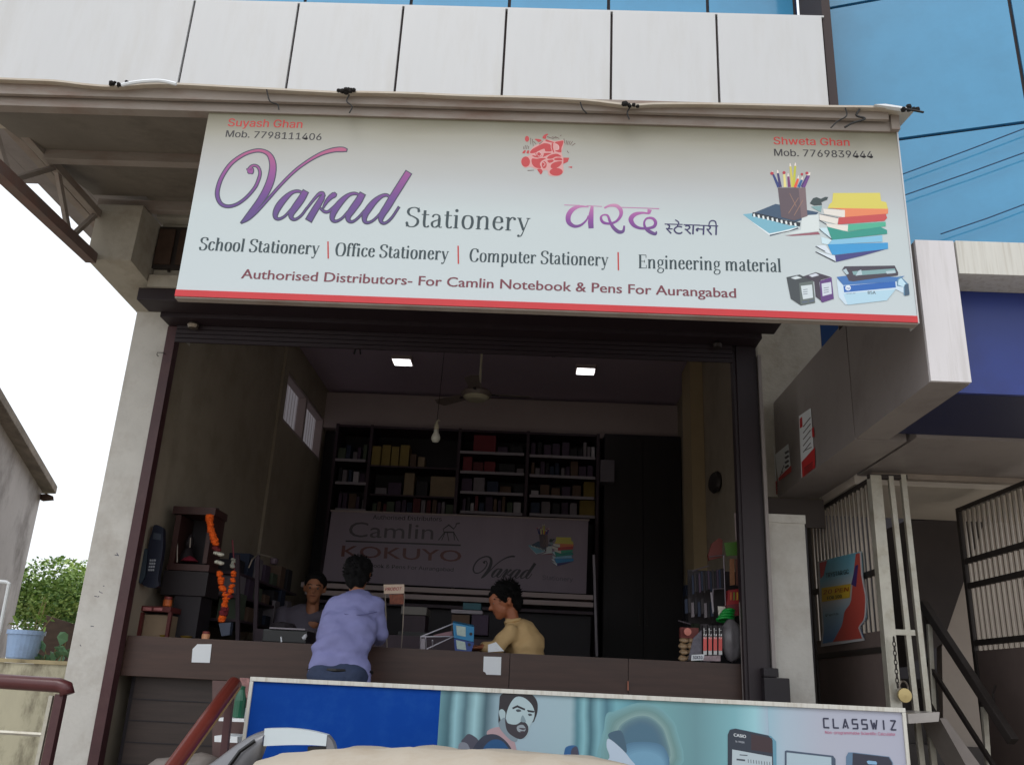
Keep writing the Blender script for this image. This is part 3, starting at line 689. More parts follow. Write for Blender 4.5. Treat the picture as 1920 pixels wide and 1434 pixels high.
strips_fill('printed_border', ink_mat((206, 206, 210)), edge_l, [(1537, 1052), (1539, 1100), (1544, 1150), (1546, 1180), (1543, 1212)])
strips_fill('printed_border', ink_mat((206, 206, 210)), [(1613, 1034), (1616, 1080), (1624, 1120), (1622, 1160), (1610, 1175), (1619, 1200)], edge_r)
text(bd, 'TRYSTAR GC', (1550, 1083), (1593, 1075), 8.5, ink_mat((30, 60, 70)), .012)
text(bd, '20 PEN', (1545, 1114), (1592, 1108), 8, ink_mat((170, 60, 20)), .02, slant=.2)
text(bd, 'FOR 100', (1553, 1124), (1580, 1120), 6, ink_mat((50, 40, 20)), .03)
text(bd, 'Pens', (1550, 1156), (1574, 1152), 5, ink_mat((30, 70, 100)), .01)

# wires in front of the blue wing
for k, (a, b) in enumerate((((1694, 332), (1935, 241)), ((1698, 371), (1935, 286)), ((1762, 446), (1935, 382)))):
    p, q = hitA(*a) + nA * .05, hitA(*b) + nA * .05
    e = (q - p).normalized(); p2, q2 = (p - e * (.5 if k < 2 else 0)), q + e * 1.6
    o = mk('overhead_wire', T([p2, (p + q) / 2 - Vector((0, 0, .01)), q2], .0045, 5), mat('blue_black_wire', (30, 70, 104), .6))
    tag(o, ['topmost thin wire crossing the blue glass wing', 'middle thin wire crossing the blue glass wing', 'lowest thin wire, ending above the white fascia'][k], 'wire', 'wires across the blue glass wing')
# ================================================================== the shop sign
YS = 4.13
sg = thing('shop_sign', (0, YS, 3.44), 'big pale shop sign with purple script lettering, red emblem and a red bottom edge', 'sign')
SX0, SX1, SZ0, SZ1 = P(330, 545, YS).x, P(1720, 600, YS).x, P(1000, 577, YS).z, P(1000, 222, YS).z + .03
mk('sign_box', B(SX0 + .01, SX1 - .01, YS + .004, YS + .10, SZ0 + .01, SZ1 - .01), m_silver, sg)
m_flex = ramp_mat('sign_flex_dirt_shade', [(0, (196, 206, 210)), (.45, (192, 202, 204)), (.60, (182, 186, 188)), (.74, (170, 170, 166)), (.86, (152, 149, 136)), (.94, (122, 117, 96)), (1, (112, 106, 86))], noise=.12, rough=.42)  # olive dirt and the canopy's shade are both painted into the upper part
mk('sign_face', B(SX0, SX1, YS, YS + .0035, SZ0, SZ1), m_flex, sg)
mk('red_edge', B(SX0, SX1, YS - .006, YS - .0005, SZ0 - .008, SZ0 + .028), mat('red_edge_strip', (196, 44, 50), .4, var=.05), sg)
mk('edge_trim', B(SX0, SX1, YS + .0, YS + .05, SZ0 - .016, SZ0 - .0085), m_steelp, sg)
mk('edge_trim', B(SX1 + .001, SX1 + .008, YS - .003, YS + .10, SZ0 - .01, SZ1), m_acp, sg)
S = Board(lambda x, y: P(x, y, YS), (0, -1, 0), sg)
i_grey, i_red, i_teal = ink_mat((50, 46, 48)), ink_mat((188, 46, 42)), ink_mat((42, 60, 66))
text(S, 'Suyash Ghan', (427, 237), (566, 240.5), 14.5, i_red, .026)
text(S, 'Mob. 7798111406', (423, 257), (602, 263.5), 12.5, i_grey, .026)
text(S, 'Shweta Ghan', (1451, 271), (1593, 274), 14, i_red, .026)
text(S, 'Mob. 7769839444', (1452, 292.5), (1637, 297), 13, i_grey, .024)
roman(S, 'Stationery', (758, 425), (994, 434), 37, i_teal, 1.0)
roman(S, 'School Stationery', (372, 469), (598, 477.5), 24.5, i_teal, 1.4)
roman(S, 'Office Stationery', (627, 479.5), (841, 488), 24.5, i_teal, 1.4)
roman(S, 'Computer Stationery', (879, 490.5), (1141, 499), 24.5, i_teal, 1.32)
roman(S, 'Engineering material', (1196, 503), (1466, 510.5), 25.5, i_teal, 1.32)
for x, a, b in ((615, 453, 485), (859, 461, 495), (1159, 473, 507)): S.strips('separator', i_red, [[(x, a, 2.6), (x + .5, b, 2.6)]])
text(S, 'Authorised Distributors- For Camlin Notebook & Pens For Aurangabad', (452, 522), (1380, 558.5), 17.5, ink_mat((116, 54, 66)), .022, geo=True)
# --- the script word
S.l = S.b0
def c7(p): return crop(380, 260, 4.571, p)
V = [
 c7(spline([(392, 296, 10), (402, 284, 62), (412, 268, 50), (398, 262, 22), (418, 240, 20), (448, 232, 18), (478, 250, 20), (492, 295, 22), (480, 350, 24), (445, 425, 23), (370, 510, 22), (290, 565, 22), (215, 582, 24), (158, 560, 28), (128, 500, 32), (130, 430, 32), (165, 330, 30), (240, 220, 28), (340, 145, 26), (430, 110, 26), (500, 105, 28), (560, 130, 34), (592, 180, 48), (602, 250, 56), (585, 350, 62), (545, 450, 62), (490, 540, 56), (430, 615, 46), (380, 670, 30), (330, 724, 12)], 6)),
 c7(spline([(334, 722, 12), (380, 690, 34), (440, 645, 30), (500, 588, 22), (570, 510, 20), (640, 430, 20), (720, 345, 20), (800, 270, 21), (880, 210, 22), (960, 160, 25), (1040, 122, 30), (1130, 98, 36), (1200, 95, 38), (1236, 102, 20)], 6)),
]
def aa(dx, dy, first):
    return [c7([(x + dx, y + dy, w_) for x, y, w_ in spline([(862, 468, 12), (820, 452, 20), (770, 462, 26), (715, 505, 42), (660, 570, 52), (628, 630, 46), (625, 675, 32), (655, 690, 20), (705, 665, 16), (765, 600, 16), (830, 520, 14)], 6)]),
            c7([(x + dx, y + dy, w_) for x, y, w_ in spline([(884, 452, 50), (845, 520, 58), (795, 590, 56), (760, 645, 46), (765, 685, 28), (800, 692, 18), (850, 655, 16), (first[0], first[1], 15)], 6)])]
V += aa(0, 0, (890, 600))
V += [c7(spline([(850, 655, 15), (900, 590, 15), (960, 515, 18), (1000, 475, 24), (1028, 470, 26), (1038, 495, 24)], 6)),
      c7([(1036, 478, 20), (1024, 510, 42), (985, 575, 50), (945, 640, 54), (908, 704, 56)]),
      c7(spline([(1000, 590, 12), (1040, 625, 20), (1075, 628, 20), (1110, 600, 18), (1150, 560, 14)], 6)),
      c7(spline([(1030, 600, 10), (1060, 545, 26), (1095, 505, 36), (1128, 482, 42), (1140, 470, 20)], 6))]
V += aa(488, 20, (897, 600))
V += [c7([(x + 0, y + 0, w_) for x, y, w_ in spline([(1610, 520, 12), (1585, 488, 20), (1540, 492, 26), (1480, 535, 42), (1425, 600, 52), (1392, 655, 46), (1388, 705, 32), (1415, 722, 20), (1465, 700, 16), (1530, 635, 16), (1600, 540, 14)], 6)]),
      c7(spline([(1766, 290, 56), (1700, 395, 58), (1640, 490, 58), (1585, 580, 58), (1535, 660, 50), (1530, 712, 28), (1565, 725, 18), (1620, 680, 16), (1682, 588, 15)], 6))]
S.strips('script_outline', ink_mat((62, 60, 84)), V, grow=2.4)
m_var = ramp_mat('purple_pink_ink', [(0, (84, 64, 126)), (.35, (104, 62, 136)), (.65, (142, 70, 140)), (1, (176, 84, 120))])
S.strips('script_lettering', m_var, V, grow=-1.6)
# --- devanagari
S.l = S.b0
def c6(p): return crop(960, 240, 4.8, p)
Dv = [c6([(470, 694, 7), (590, 698, 7), (610, 696, 5)]), c6([(672, 700, 6), (810, 708, 6)]), c6([(985, 716, 7), (1150, 721, 7), (1325, 728, 9)]),
      c6(spline([(690, 712, 8), (610, 708, 22), (545, 735, 40), (508, 790, 46), (512, 850, 42), (560, 885, 30), (620, 875, 22), (670, 830, 16), (688, 790, 14)], 6)),
      c6([(722, 700, 24), (712, 780, 44), (708, 850, 50), (712, 905, 46)]),
      c6(spline([(830, 722, 16), (880, 700, 22), (940, 702, 32), (978, 740, 36), (978, 790, 30), (940, 840, 22), (880, 862, 20), (820, 850, 26), (800, 810, 22), (820, 785, 14), (860, 790, 20), (885, 850, 26), (915, 900, 32), (960, 936, 34), (1000, 930, 26), (1010, 880, 16)], 6)),
      c6([(1240, 735, 40), (1230, 772, 26)]),
      c6(spline([(1235, 772, 14), (1170, 765, 20), (1105, 780, 36), (1070, 820, 44), (1090, 870, 36), (1140, 900, 26), (1210, 905, 22), (1275, 890, 28), (1292, 850, 30), (1265, 815, 24), (1215, 815, 18), (1190, 850, 18), (1200, 900, 26), (1240, 935, 34), (1290, 955, 26), (1300, 930, 10)], 6))]
S.strips('devanagari_lettering', ramp_mat('purple_pink_ink_soft', [(0, (84, 64, 120)), (.4, (130, 64, 146)), (.75, (170, 96, 160)), (1, (196, 140, 172))]), Dv)
D2 = [c6([(1375, 866, 7), (1535, 870, 7)]), c6([(1545, 872, 7), (1690, 876, 7)]), c6([(1650, 876, 7), (1855, 884, 7)]),
      c6(spline([(1400, 868, 12), (1418, 885, 12), (1405, 908, 11), (1388, 905, 9)], 5)), c6([(1392, 908, 9), (1432, 950, 12)]), c6([(1405, 908, 8), (1445, 910, 8)]),
      c6([(1492, 870, 11), (1490, 888, 11)]), c6(spline([(1530, 893, 10), (1490, 888, 11), (1460, 915, 12), (1480, 945, 12), (1515, 950, 12), (1532, 938, 8)], 5)),
      c6(spline([(1500, 864, 10), (1497, 848, 10), (1470, 828, 8)], 4)),
      c6(spline([(1560, 885, 9), (1585, 880, 12), (1600, 897, 12), (1580, 915, 10), (1555, 912, 9)], 5)), c6([(1562, 912, 9), (1608, 955, 12)]), c6([(1632, 874, 13), (1628, 958, 13)]),
      c6([(1726, 880, 13), (1722, 962, 13)]), c6([(1722, 914, 9), (1670, 910, 9)]), c6(spline([(1680, 905, 14), (1662, 915, 16), (1672, 930, 14)], 5)),
      c6(spline([(1765, 880, 12), (1785, 895, 12), (1770, 915, 10), (1752, 910, 9)], 5)), c6([(1756, 915, 9), (1796, 962, 12)]),
      c6([(1838, 882, 13), (1836, 964, 13)]), c6(spline([(1838, 884, 9), (1830, 845, 10), (1800, 835, 9), (1778, 850, 9), (1772, 880, 8)], 6))]
S.strips('devanagari_lettering', ink_mat((50, 46, 92)), D2, grow=.5)
# --- emblem
S.l = S.b0
def c8(p): return crop(960, 240, 13.657, p)
E_ = lambda *a, **k: c8(ell(*a, **k))
SP = lambda pts: c8(spline(pts, 6, closed=True))
gan = [E_(350, 870, 112, 135), SP([(515, 790), (640, 795), (760, 775), (870, 790), (760, 850), (715, 930), (745, 1030), (640, 1030), (560, 990), (505, 900)]),
       SP([(460, 630), (520, 550), (640, 480), (760, 420), (850, 395), (980, 430), (995, 520), (1010, 600), (860, 605), (825, 540), (700, 585), (600, 640), (500, 655)]),
       SP([(785, 270), (800, 210), (870, 160), (930, 165), (880, 215), (870, 280)]), SP([(870, 300), (960, 330), (1070, 370), (1060, 390), (960, 370), (865, 345)]), SP([(580, 290), (690, 290), (760, 325), (690, 370), (640, 340)]),
       SP([(1020, 400), (1055, 410), (1050, 500), (1080, 620), (1060, 630), (1015, 520)]),
       SP([(1095, 375), (1200, 345), (1310, 335), (1300, 430), (1265, 520), (1255, 630), (1120, 605), (1120, 580), (1200, 560), (1205, 470), (1160, 420)]),
       SP([(520, 700), (620, 720), (600, 660), (680, 625), (760, 660), (750, 730), (680, 765), (560, 745)]),
       SP([(810, 700), (830, 650), (1010, 650), (900, 705), (790, 750)]),
       SP([(900, 770), (960, 710), (1080, 670), (1180, 675), (1260, 740), (1120, 745), (1030, 790), (930, 795)]),
       SP([(1100, 780), (1240, 770), (1285, 830), (1100, 830)]), SP([(905, 840), (1040, 815), (1060, 860), (960, 900)]),
       SP([(1000, 950), (1100, 880), (1270, 860), (1240, 960), (1120, 1035), (1005, 1030)]), E_(825, 950, 62, 92),
       E_(1130, 1128, 168, 100), SP([(650, 1060), (740, 1055), (785, 1120), (740, 1195), (690, 1140)]), c8([(1315, 765), (1465, 768), (1430, 870), (1315, 925)]), c8([(1430, 1005), (1540, 985), (1535, 1035)]),
       E_(385, 285, 55, 75), SP([(265, 650), (300, 590), (350, 575), (330, 650)]), SP([(370, 640), (400, 580), (440, 590), (420, 665)])]
rays = [[(1330, 280), (1345, 400)], [(1400, 330), (1380, 430)], [(1440, 340), (1415, 440)], [(1490, 340), (1455, 440)], [(1550, 350), (1490, 440)], [(1620, 400), (1530, 460)], [(480, 260), (480, 430)], [(520, 290), (545, 470)], [(550, 350), (620, 420)],
        [(300, 480), (300, 550)], [(345, 450), (330, 550)], [(390, 450), (370, 550)], [(430, 470), (415, 550)], [(900, 230), (1080, 290)], [(1020, 235), (1140, 270)], [(1100, 225), (1210, 280)], [(1230, 205), (1270, 190)], [(1410, 590), (1450, 650)], [(400, 1095), (560, 1085)], [(690, 430), (790, 345)]]
S.ink('emblem_ground', ink_mat((206, 150, 148)), [c8(spline([(250, 780), (460, 700), (440, 620), (560, 480), (700, 400), (800, 330), (960, 310), (1090, 340), (1320, 320), (1310, 480), (1270, 640), (1320, 800), (1310, 980), (1320, 1120), (1200, 1230), (960, 1225), (900, 1090), (760, 1100), (600, 1060), (480, 1000), (330, 1020), (240, 920)], 5, closed=True))])
S.ink('emblem', ink_mat((184, 52, 56)), gan)
S.strips('emblem_lines', ink_mat((96, 62, 56)), [c8([(a[0], a[1], 16), (b[0], b[1], 12)]) for a, b in rays])
S.strips('emblem_lines', ink_mat((216, 170, 170)), [c8(spline(q, 6)) for q in ([(640, 700, 18), (640, 640, 18), (700, 620, 18), (750, 670, 18), (720, 730, 18), (660, 720, 16)], [(790, 880, 16), (850, 930, 16), (800, 990, 16)], [(1120, 440, 22), (1185, 460, 22), (1190, 540, 22), (1130, 570, 20)])])
# --- stationery picture
S.l = S.b0
def c5(p): return crop(1380, 300, 4.779, p)
def pen_pic(Bd, c):
    def I(col_, *polys, nm='printed_picture'): Bd.ink(nm, ink_mat(col_), [c(p) for p in polys])
    I((120, 176, 196), [(60, 488), (150, 478), (480, 590), (575, 590), (430, 640), (300, 672)])
    I((224, 232, 236), [(64, 500), (300, 660), (420, 636), (560, 600), (560, 612), (430, 655), (305, 680)])
    I((70, 86, 104), [(305, 684), (560, 618), (556, 604), (440, 650), (300, 672)])
    I((58, 82, 108), [(150, 478), (355, 395), (740, 470), (720, 490), (560, 550), (540, 556)])
    Bd.strips('printed_picture', ink_mat((30, 40, 52)), [c([(146, 486, 34), (300, 520, 36), (430, 556, 38), (575, 580, 36)])])
    Bd.strips('printed_picture', ink_mat((226, 232, 232)), [c([(160 + 41 * k, 484 + 9.2 * k, 17), (166 + 41 * k, 512 + 9.2 * k, 17)]) for k in range(10)])
    I((214, 222, 222), [(590, 510), (650, 495), (740, 490), (750, 640), (580, 640)], [(440, 672), (740, 640), (745, 620), (600, 620)])
    I((150, 90, 104), [(440, 678), (735, 645), (755, 668), (500, 682)])
    pc = [((332, 130), (382, 245), (44, 60, 120)), ((375, 120), (398, 245), (60, 50, 104)), ((432, 130), (440, 245), (228, 216, 140)), ((468, 150), (478, 245), (120, 56, 110)), ((487, 60), (506, 245), (204, 192, 90)), ((530, 55), (516, 245), (190, 190, 60)), ((556, 170), (528, 248), (226, 86, 60)), ((590, 180), (560, 245), (40, 96, 150)), ((640, 140), (590, 245), (70, 46, 110)), ((655, 140), (606, 245), (110, 60, 130))]
    for a, b, cc in pc: Bd.strips('printed_picture', ink_mat(cc), [c([(a[0], a[1], 18), (b[0], b[1], 26)])])
    for a, b, cc in pc:
        Bd.strips('printed_picture', ink_mat((226, 214, 206)), [c([(a[0] - (b[0] - a[0]) * .16, a[1] - 28, 8), (a[0], a[1], 18)])])
    I((176, 54, 70), ell(322, 122, 16, 14), ell(430, 116, 14, 14), ell(635, 120, 14, 13), ell(590, 130, 12, 12))
    I((94, 80, 88), [(374, 250), (622, 250), (640, 505), (520, 545), (405, 515)])
    I((120, 100, 104), [(560, 252), (622, 250), (640, 505), (585, 522)])
    Bd.strips('printed_picture', ink_mat((150, 116, 100)), [c([(470, 480, 6), (560, 340, 6)]), c([(520, 500, 6), (600, 360, 6)]), c([(480, 300, 5), (540, 420, 5)])])
    I((54, 68, 70), [(660, 390), (690, 345), (720, 335), (760, 350), (800, 332), (826, 335), (815, 358), (765, 380), (770, 405), (700, 410)])
    I((128, 164, 166), [(670, 420), (770, 412), (760, 470), (700, 440)])
    I((216, 204, 96), [(870, 298), (1290, 296), (1300, 370), (1345, 380), (1362, 440), (820, 436), (835, 400), (860, 380)])
    I((228, 222, 214), [(780, 440), (975, 450), (980, 520), (790, 485)], [(745, 485), (925, 520), (905, 580), (750, 540)], [(800, 570), (1005, 590), (1000, 640), (840, 620)])
    I((230, 134, 92), [(830, 432), (1362, 440), (1362, 480), (1340, 490), (975, 515), (975, 450)])
    I((196, 76, 78), [(918, 518), (1340, 484), (1354, 520), (1330, 548), (912, 580)])
    I((78, 176, 146), [(1005, 578), (1340, 556), (1342, 596), (1000, 640)])
    I((48, 148, 134), [(815, 600), (860, 610), (1000, 645), (1290, 600), (1352, 630), (1354, 664), (860, 718)])
    I((202, 226, 236), [(750, 610), (815, 610), (855, 715), (770, 650)], [(760, 690), (860, 720), (820, 760), (770, 750)])
    I((134, 192, 222), [(860, 718), (1310, 676), (1312, 735), (830, 760)])
    I((58, 152, 210), [(820, 758), (1360, 742), (1362, 798), (890, 852), (860, 850)])
    I((216, 226, 236), [(720, 770), (800, 765), (860, 850), (800, 830)], [(715, 820), (800, 840), (885, 860), (895, 910)])
    I((66, 66, 128), [(885, 856), (1345, 800), (1130, 860), (895, 916)])
    Bd.strips('printed_picture', ink_mat((50, 52, 70)), [c([(712, 776, 6), (800, 822, 6)]), c([(712, 824, 7), (890, 914, 7)]), c([(745, 540, 6), (810, 580, 6)]), c([(745, 622, 6), (860, 716, 6)]), c([(745, 486, 5), (915, 522, 5)])])
pen_pic(S, c5)
def I5(cc, *polys): S.ink('printed_picture', ink_mat(cc), [c5(p) for p in polys])
I5((66, 72, 76), [(452, 1052), (570, 1028), (690, 1090), (708, 1280), (580, 1304), (490, 1245), (466, 1130)])
I5((98, 108, 106), [(565, 1105), (690, 1085), (708, 1276), (578, 1300)])
I5((206, 216, 220), [(580, 1130), (680, 1118), (690, 1235), (600, 1250)], [(490, 1058), (545, 1040), (590, 1058), (530, 1072)])
I5((66, 58, 72), [(600, 1045), (715, 1008), (850, 1050), (760, 1075), (745, 1100), (770, 1270), (712, 1225), (700, 1090)])
I5((96, 58, 124), [(750, 1085), (855, 1052), (876, 1245), (775, 1278), (760, 1270)])
I5((206, 212, 224), [(765, 1110), (850, 1095), (858, 1200), (775, 1222)], [(650, 1035), (715, 1016), (745, 1035), (680, 1052)])
S.strips('printed_picture', ink_mat((90, 100, 120)), [c5([(600, 1165 + 20 * k, 5), (640, 1160 + 20 * k, 5)]) for k in range(3)] + [c5([(785, 1150 + 20 * k, 5), (830, 1143 + 20 * k, 5)]) for k in range(3)] + [c5([(590, 1276, 14), (640, 1270, 14)]), c5([(655, 1268, 14), (700, 1260, 14)])])
I5((64, 116, 180), [(900, 1050), (975, 1040), (1440, 1050), (1510, 1040), (1430, 1090), (960, 1125)])
I5((204, 222, 236), [(900, 1062), (960, 1125), (1430, 1092), (1545, 1130), (1540, 1215), (1430, 1160), (980, 1300), (920, 1230)])
I5((178, 212, 230), [(960, 1200), (1430, 1160), (1350, 1260), (1000, 1300)])
I5((40, 100, 180), [(960, 1130), (1425, 1090), (1432, 1145), (968, 1188)])
I5((220, 230, 240), ell(1003, 1148, 25, 24)); text(S, 'hp', c5([(990, 1160)])[0], c5([(1018, 1158)])[0], 3.6, ink_mat((30, 80, 160)), .02, slant=.25)
text(S, '85A', c5([(1180, 1203)])[0], c5([(1250, 1203)])[0], 5.6, ink_mat((60, 66, 76)), .03)
text(S, 'LaserJet', c5([(985, 1204)])[0], c5([(1070, 1200)])[0], 2.2, ink_mat((90, 110, 140)), .01)
I5((70, 64, 76), [(950, 985), (970, 955), (1420, 948), (1452, 1010), (1450, 1035), (1050, 1090), (1010, 1085), (985, 1030)])
I5((128, 164, 168), [(1040, 1000), (1420, 975), (1435, 1010), (1110, 1035), (1050, 1030)])
I5((180, 200, 208), [(955, 990), (985, 975), (1010, 1020), (990, 1030)], [(1340, 1000), (1420, 990), (1430, 1015), (1350, 1022)], [(1095, 995), (1120, 985), (1130, 1030), (1070, 1040)])
I5((100, 140, 170), [(1440, 1080), (1470, 1040), (1540, 1110), (1555, 1200), (1500, 1215), (1500, 1140), (1440, 1130)])
I5((190, 220, 236), [(1455, 1075), (1480, 1060), (1520, 1110), (1500, 1140), (1450, 1120)])
I5((66, 90, 112), [(1508, 1120), (1545, 1110), (1552, 1210), (1510, 1220)])

# ================================================================== calculator board in front of the platform
YB = 5.0
cb_ = thing('advertising_board', (.25, YB, .8), 'white framed calculator advertising board with a bearded man and a blue left end', 'board')
CX0, CX1 = -1.478, 1.999; CZ1 = 1.590
mk('board_box', B(CX0 + .004, CX1 - .004, YB + .004, YB + .06, .62, CZ1 - .004), m_silver, cb_)
mk('frame', Bs([(CX0, CX1, YB - .012, YB + .05, CZ1 - .022, CZ1)]), m_acp2, cb_, bevel=.002)
mk('frame', Bs([(CX0, CX0 + .018, YB - .011, YB + .05, .60, CZ1 - .023)]), m_acp2, cb_)
mk('frame', Bs([(CX1 - .018, CX1, YB - .011, YB + .05, .60, CZ1 - .023)]), m_acp2, cb_)
mk('frame', Bs([(CX0 + .02, CX1 - .02, YB - .011, YB + .05, .60, .62)]), m_acp2, cb_)
mk('leg', B(CX0 + .3, CX0 + .34, YB + .062, YB + .10, 0, 1.4), m_steelp, cb_); mk('leg', B(CX1 - .34, CX1 - .3, YB + .062, YB + .10, 0, 1.4), m_steelp, cb_)
xa, xb = P(824, 1330, YB).x, P(1440, 1340, YB).x
mk('print_blue', B(CX0 + .0185, xa, YB + .0002, YB + .003, .622, CZ1 - .0225), mat('poster_blue', (0, 60, 146), .7, spec=.15, var=.06, scale=3, dirt=((40, 92, 160), .3), dsc=6), cb_)
pm = mk('print_photo', B(xa + .0005, xb, YB + .0002, YB + .003, .622, CZ1 - .0225), None, cb_)
pm.data.materials.append(ramp_mat('poster_columns', [(0, (96, 140, 150)), (.03, (60, 98, 110)), (.05, (140, 184, 194)), (.08, (70, 104, 116)), (.11, (150, 190, 198)), (.14, (60, 90, 102)), (.17, (130, 156, 168)), (.20, (150, 172, 186)), (.40, (150, 176, 186)), (.42, (70, 120, 134)), (.44, (130, 180, 190)), (.46, (56, 98, 112)), (.485, (120, 170, 182)), (.51, (66, 112, 128)), (.54, (110, 166, 178)), (.60, (84, 138, 152)), (.66, (110, 160, 166)), (.78, (100, 142, 150)), (.9, (120, 172, 182)), (.96, (150, 198, 208)), (1, (160, 180, 198))], axis='X', noise=.02))
mk('print_white', B(xb + .0005, CX1 - .0185, YB + .0002, YB + .003, .622, CZ1 - .0225), ramp_mat('poster_white', [(0, (150, 184, 200)), (.12, (166, 184, 200)), (.4, (172, 176, 192)), (1, (170, 172, 190))], axis='X', noise=.1), cb_)
Cb = Board(lambda x, y: P(x, y, YB), (0, -1, 0), cb_)
def ca(p): return crop(820, 1280, 4.0, p)
def IC(cc, *polys): Cb.ink('printed_picture', ink_mat(cc), [ca(spline(p, 4, closed=True)) for p in polys])
def ICs(cc, *polys): Cb.ink('printed_picture', ink_mat(cc), [ca(p) for p in polys])
outer = [(1330, 210), (1500, 148), (1650, 170), (1750, 260), (1800, 360), (1810, 640), (1230, 640), (1250, 340), (1270, 230)]
inner = [(1420, 380), (1470, 330), (1530, 310), (1600, 340), (1650, 420), (1680, 540), (1690, 640), (1410, 640), (1405, 500)]
stops_ = [(0, (112, 158, 166)), (.3, (104, 140, 140)), (.5, (126, 156, 156)), (.62, (92, 126, 136)), (.8, (78, 110, 128)), (1, (70, 106, 128))]
for k in range(15):
    t = k / 14; a_ = max(q for q in stops_ if q[0] <= t); b_ = min([q for q in stops_ if q[0] >= t])
    f_ = 0 if b_[0] == a_[0] else (t - a_[0]) / (b_[0] - a_[0])
    IC(tuple(int(u + (v - u) * f_) for u, v in zip(a_[1], b_[1])), [(p[0] + (q[0] - p[0]) * t, p[1] + (q[1] - p[1]) * t) for p, q in zip(outer, inner)])
for k in range(6): IC((int(78 + 6 * k), int(118 + 7 * k), int(146 + 7 * k)), [(1400 + 8 * k, 470 + 14 * k), (1560, 440 + 14 * k), (1700 - 6 * k, 480 + 14 * k), (1720 - 8 * k, 640), (1390 + 6 * k, 640)])
IC((64, 92, 112), [(1280, 390), (1310, 365), (1370, 355), (1400, 400), (1420, 520), (1360, 480), (1310, 440)])
IC((176, 192, 210), [(1275, 420), (1310, 430), (1390, 500), (1440, 560), (1480, 640), (1220, 640), (1290, 560), (1270, 480)])
IC((40, 90, 140), [(955, 500), (985, 470), (1040, 470), (1060, 510), (1058, 600), (955, 600)]); IC((66, 66, 84), [(1005, 500), (1050, 480), (1058, 600), (1008, 600)])
# man of the advertisement
IC((70, 70, 84), [(200, 410), (240, 380), (310, 430), (300, 500), (260, 560), (215, 540), (225, 460), (180, 440)])
IC((120, 124, 136), [(160, 460), (220, 450), (250, 520), (230, 600), (170, 600)])
IC((166, 140, 146), [(370, 380), (440, 330), (520, 350), (580, 440), (600, 600), (500, 500)])
IC((46, 52, 70), [(300, 440), (360, 390), (440, 385), (510, 430), (560, 500), (600, 600), (210, 600), (250, 520)])
IC((28, 76, 122), [(340, 500), (400, 430), (480, 430), (540, 500), (580, 600), (350, 600)])
IC((36, 32, 38), [(465, 150), (480, 85), (560, 66), (690, 76), (745, 130), (752, 200), (735, 260), (700, 300), (520, 330), (462, 320)])
IC((158, 178, 184), [(462, 215), (485, 195), (510, 220), (505, 270), (480, 285)])
IC((164, 184, 190), [(530, 190), (580, 110), (640, 105), (700, 150), (728, 210), (722, 270), (690, 330), (670, 400), (600, 405), (540, 360), (512, 290)])
IC((120, 136, 146), [(465, 290), (510, 260), (545, 350), (600, 400), (590, 440), (540, 420), (470, 340)])
IC((52, 48, 56), [(508, 260), (530, 300), (590, 310), (640, 285), (680, 320), (675, 380), (630, 418), (570, 400), (520, 350)])
IC((140, 150, 158), [(598, 325), (640, 312), (664, 345), (640, 368), (604, 360)])
IC((60, 50, 58), [(610, 335), (665, 340), (640, 350)], [(620, 362), (650, 360), (640, 375)])
IC((120, 140, 148), [(640, 240), (665, 290), (625, 285)])
ICs((34, 34, 42), [(562, 182), (600, 165), (660, 192), (655, 205), (600, 182), (565, 196)], [(672, 200), (730, 208), (722, 222), (680, 216)])
IC((60, 68, 76), [(590, 200), (615, 196), (630, 210), (600, 216)], [(680, 232), (700, 228), (712, 240), (690, 246)])
# calculators
def cc_(p): return crop(1280, 1310, 4.364, p)
def ID(cc, *polys): Cb.ink('printed_picture', ink_mat(cc), [cc_(p) for p in polys])
ID((96, 146, 168), [(372, 280), (400, 240), (440, 240), (720, 300), (765, 345), (770, 700), (370, 700)])
ID((44, 52, 66), [(368, 290), (385, 250), (430, 240), (700, 296), (735, 335), (745, 700), (368, 700)])
ID((60, 44, 50), [(560, 285), (730, 320), (735, 440), (560, 415)])
text(Cb, 'CASIO', cc_([(418, 303)])[0], cc_([(518, 318)])[0], 5.6, ink_mat((214, 220, 226)), .03, geo=True)
text(Cb, 'fx-991EX', cc_([(432, 352)])[0], cc_([(505, 362)])[0], 3.4, ink_mat((180, 186, 196)), .02)
ID((176, 190, 198), [(405, 410), (730, 470), (735, 700), (400, 700)])
Cb.strips('printed_picture', ink_mat((60, 68, 80)), [cc_([(440, 492, 14), (510, 500, 14)])] + [cc_([(535 + 22 * k, 490 + 3 * k, 5), (537 + 22 * k, 520 + 3 * k, 5)]) for k in range(9)] + [cc_([(465, 455, 8), (530, 460, 8)])])
ID((70, 84, 104), [(835, 425), (850, 418), (1230, 462), (1250, 490), (1255, 700), (835, 700)]); ID((168, 188, 200), [(850, 435), (1215, 475), (1220, 700), (850, 700)])
ID((92, 120, 148), [(1336, 470), (1355, 435), (1400, 435), (1690, 470), (1720, 520), (1725, 700), (1336, 700)]); ID((48, 50, 66), [(1390, 440), (1685, 474), (1712, 520), (1715, 700), (1385, 700)])
ID((128, 170, 204), [(1505, 508), (1520, 502), (1580, 508), (1590, 520), (1585, 535), (1515, 530)])
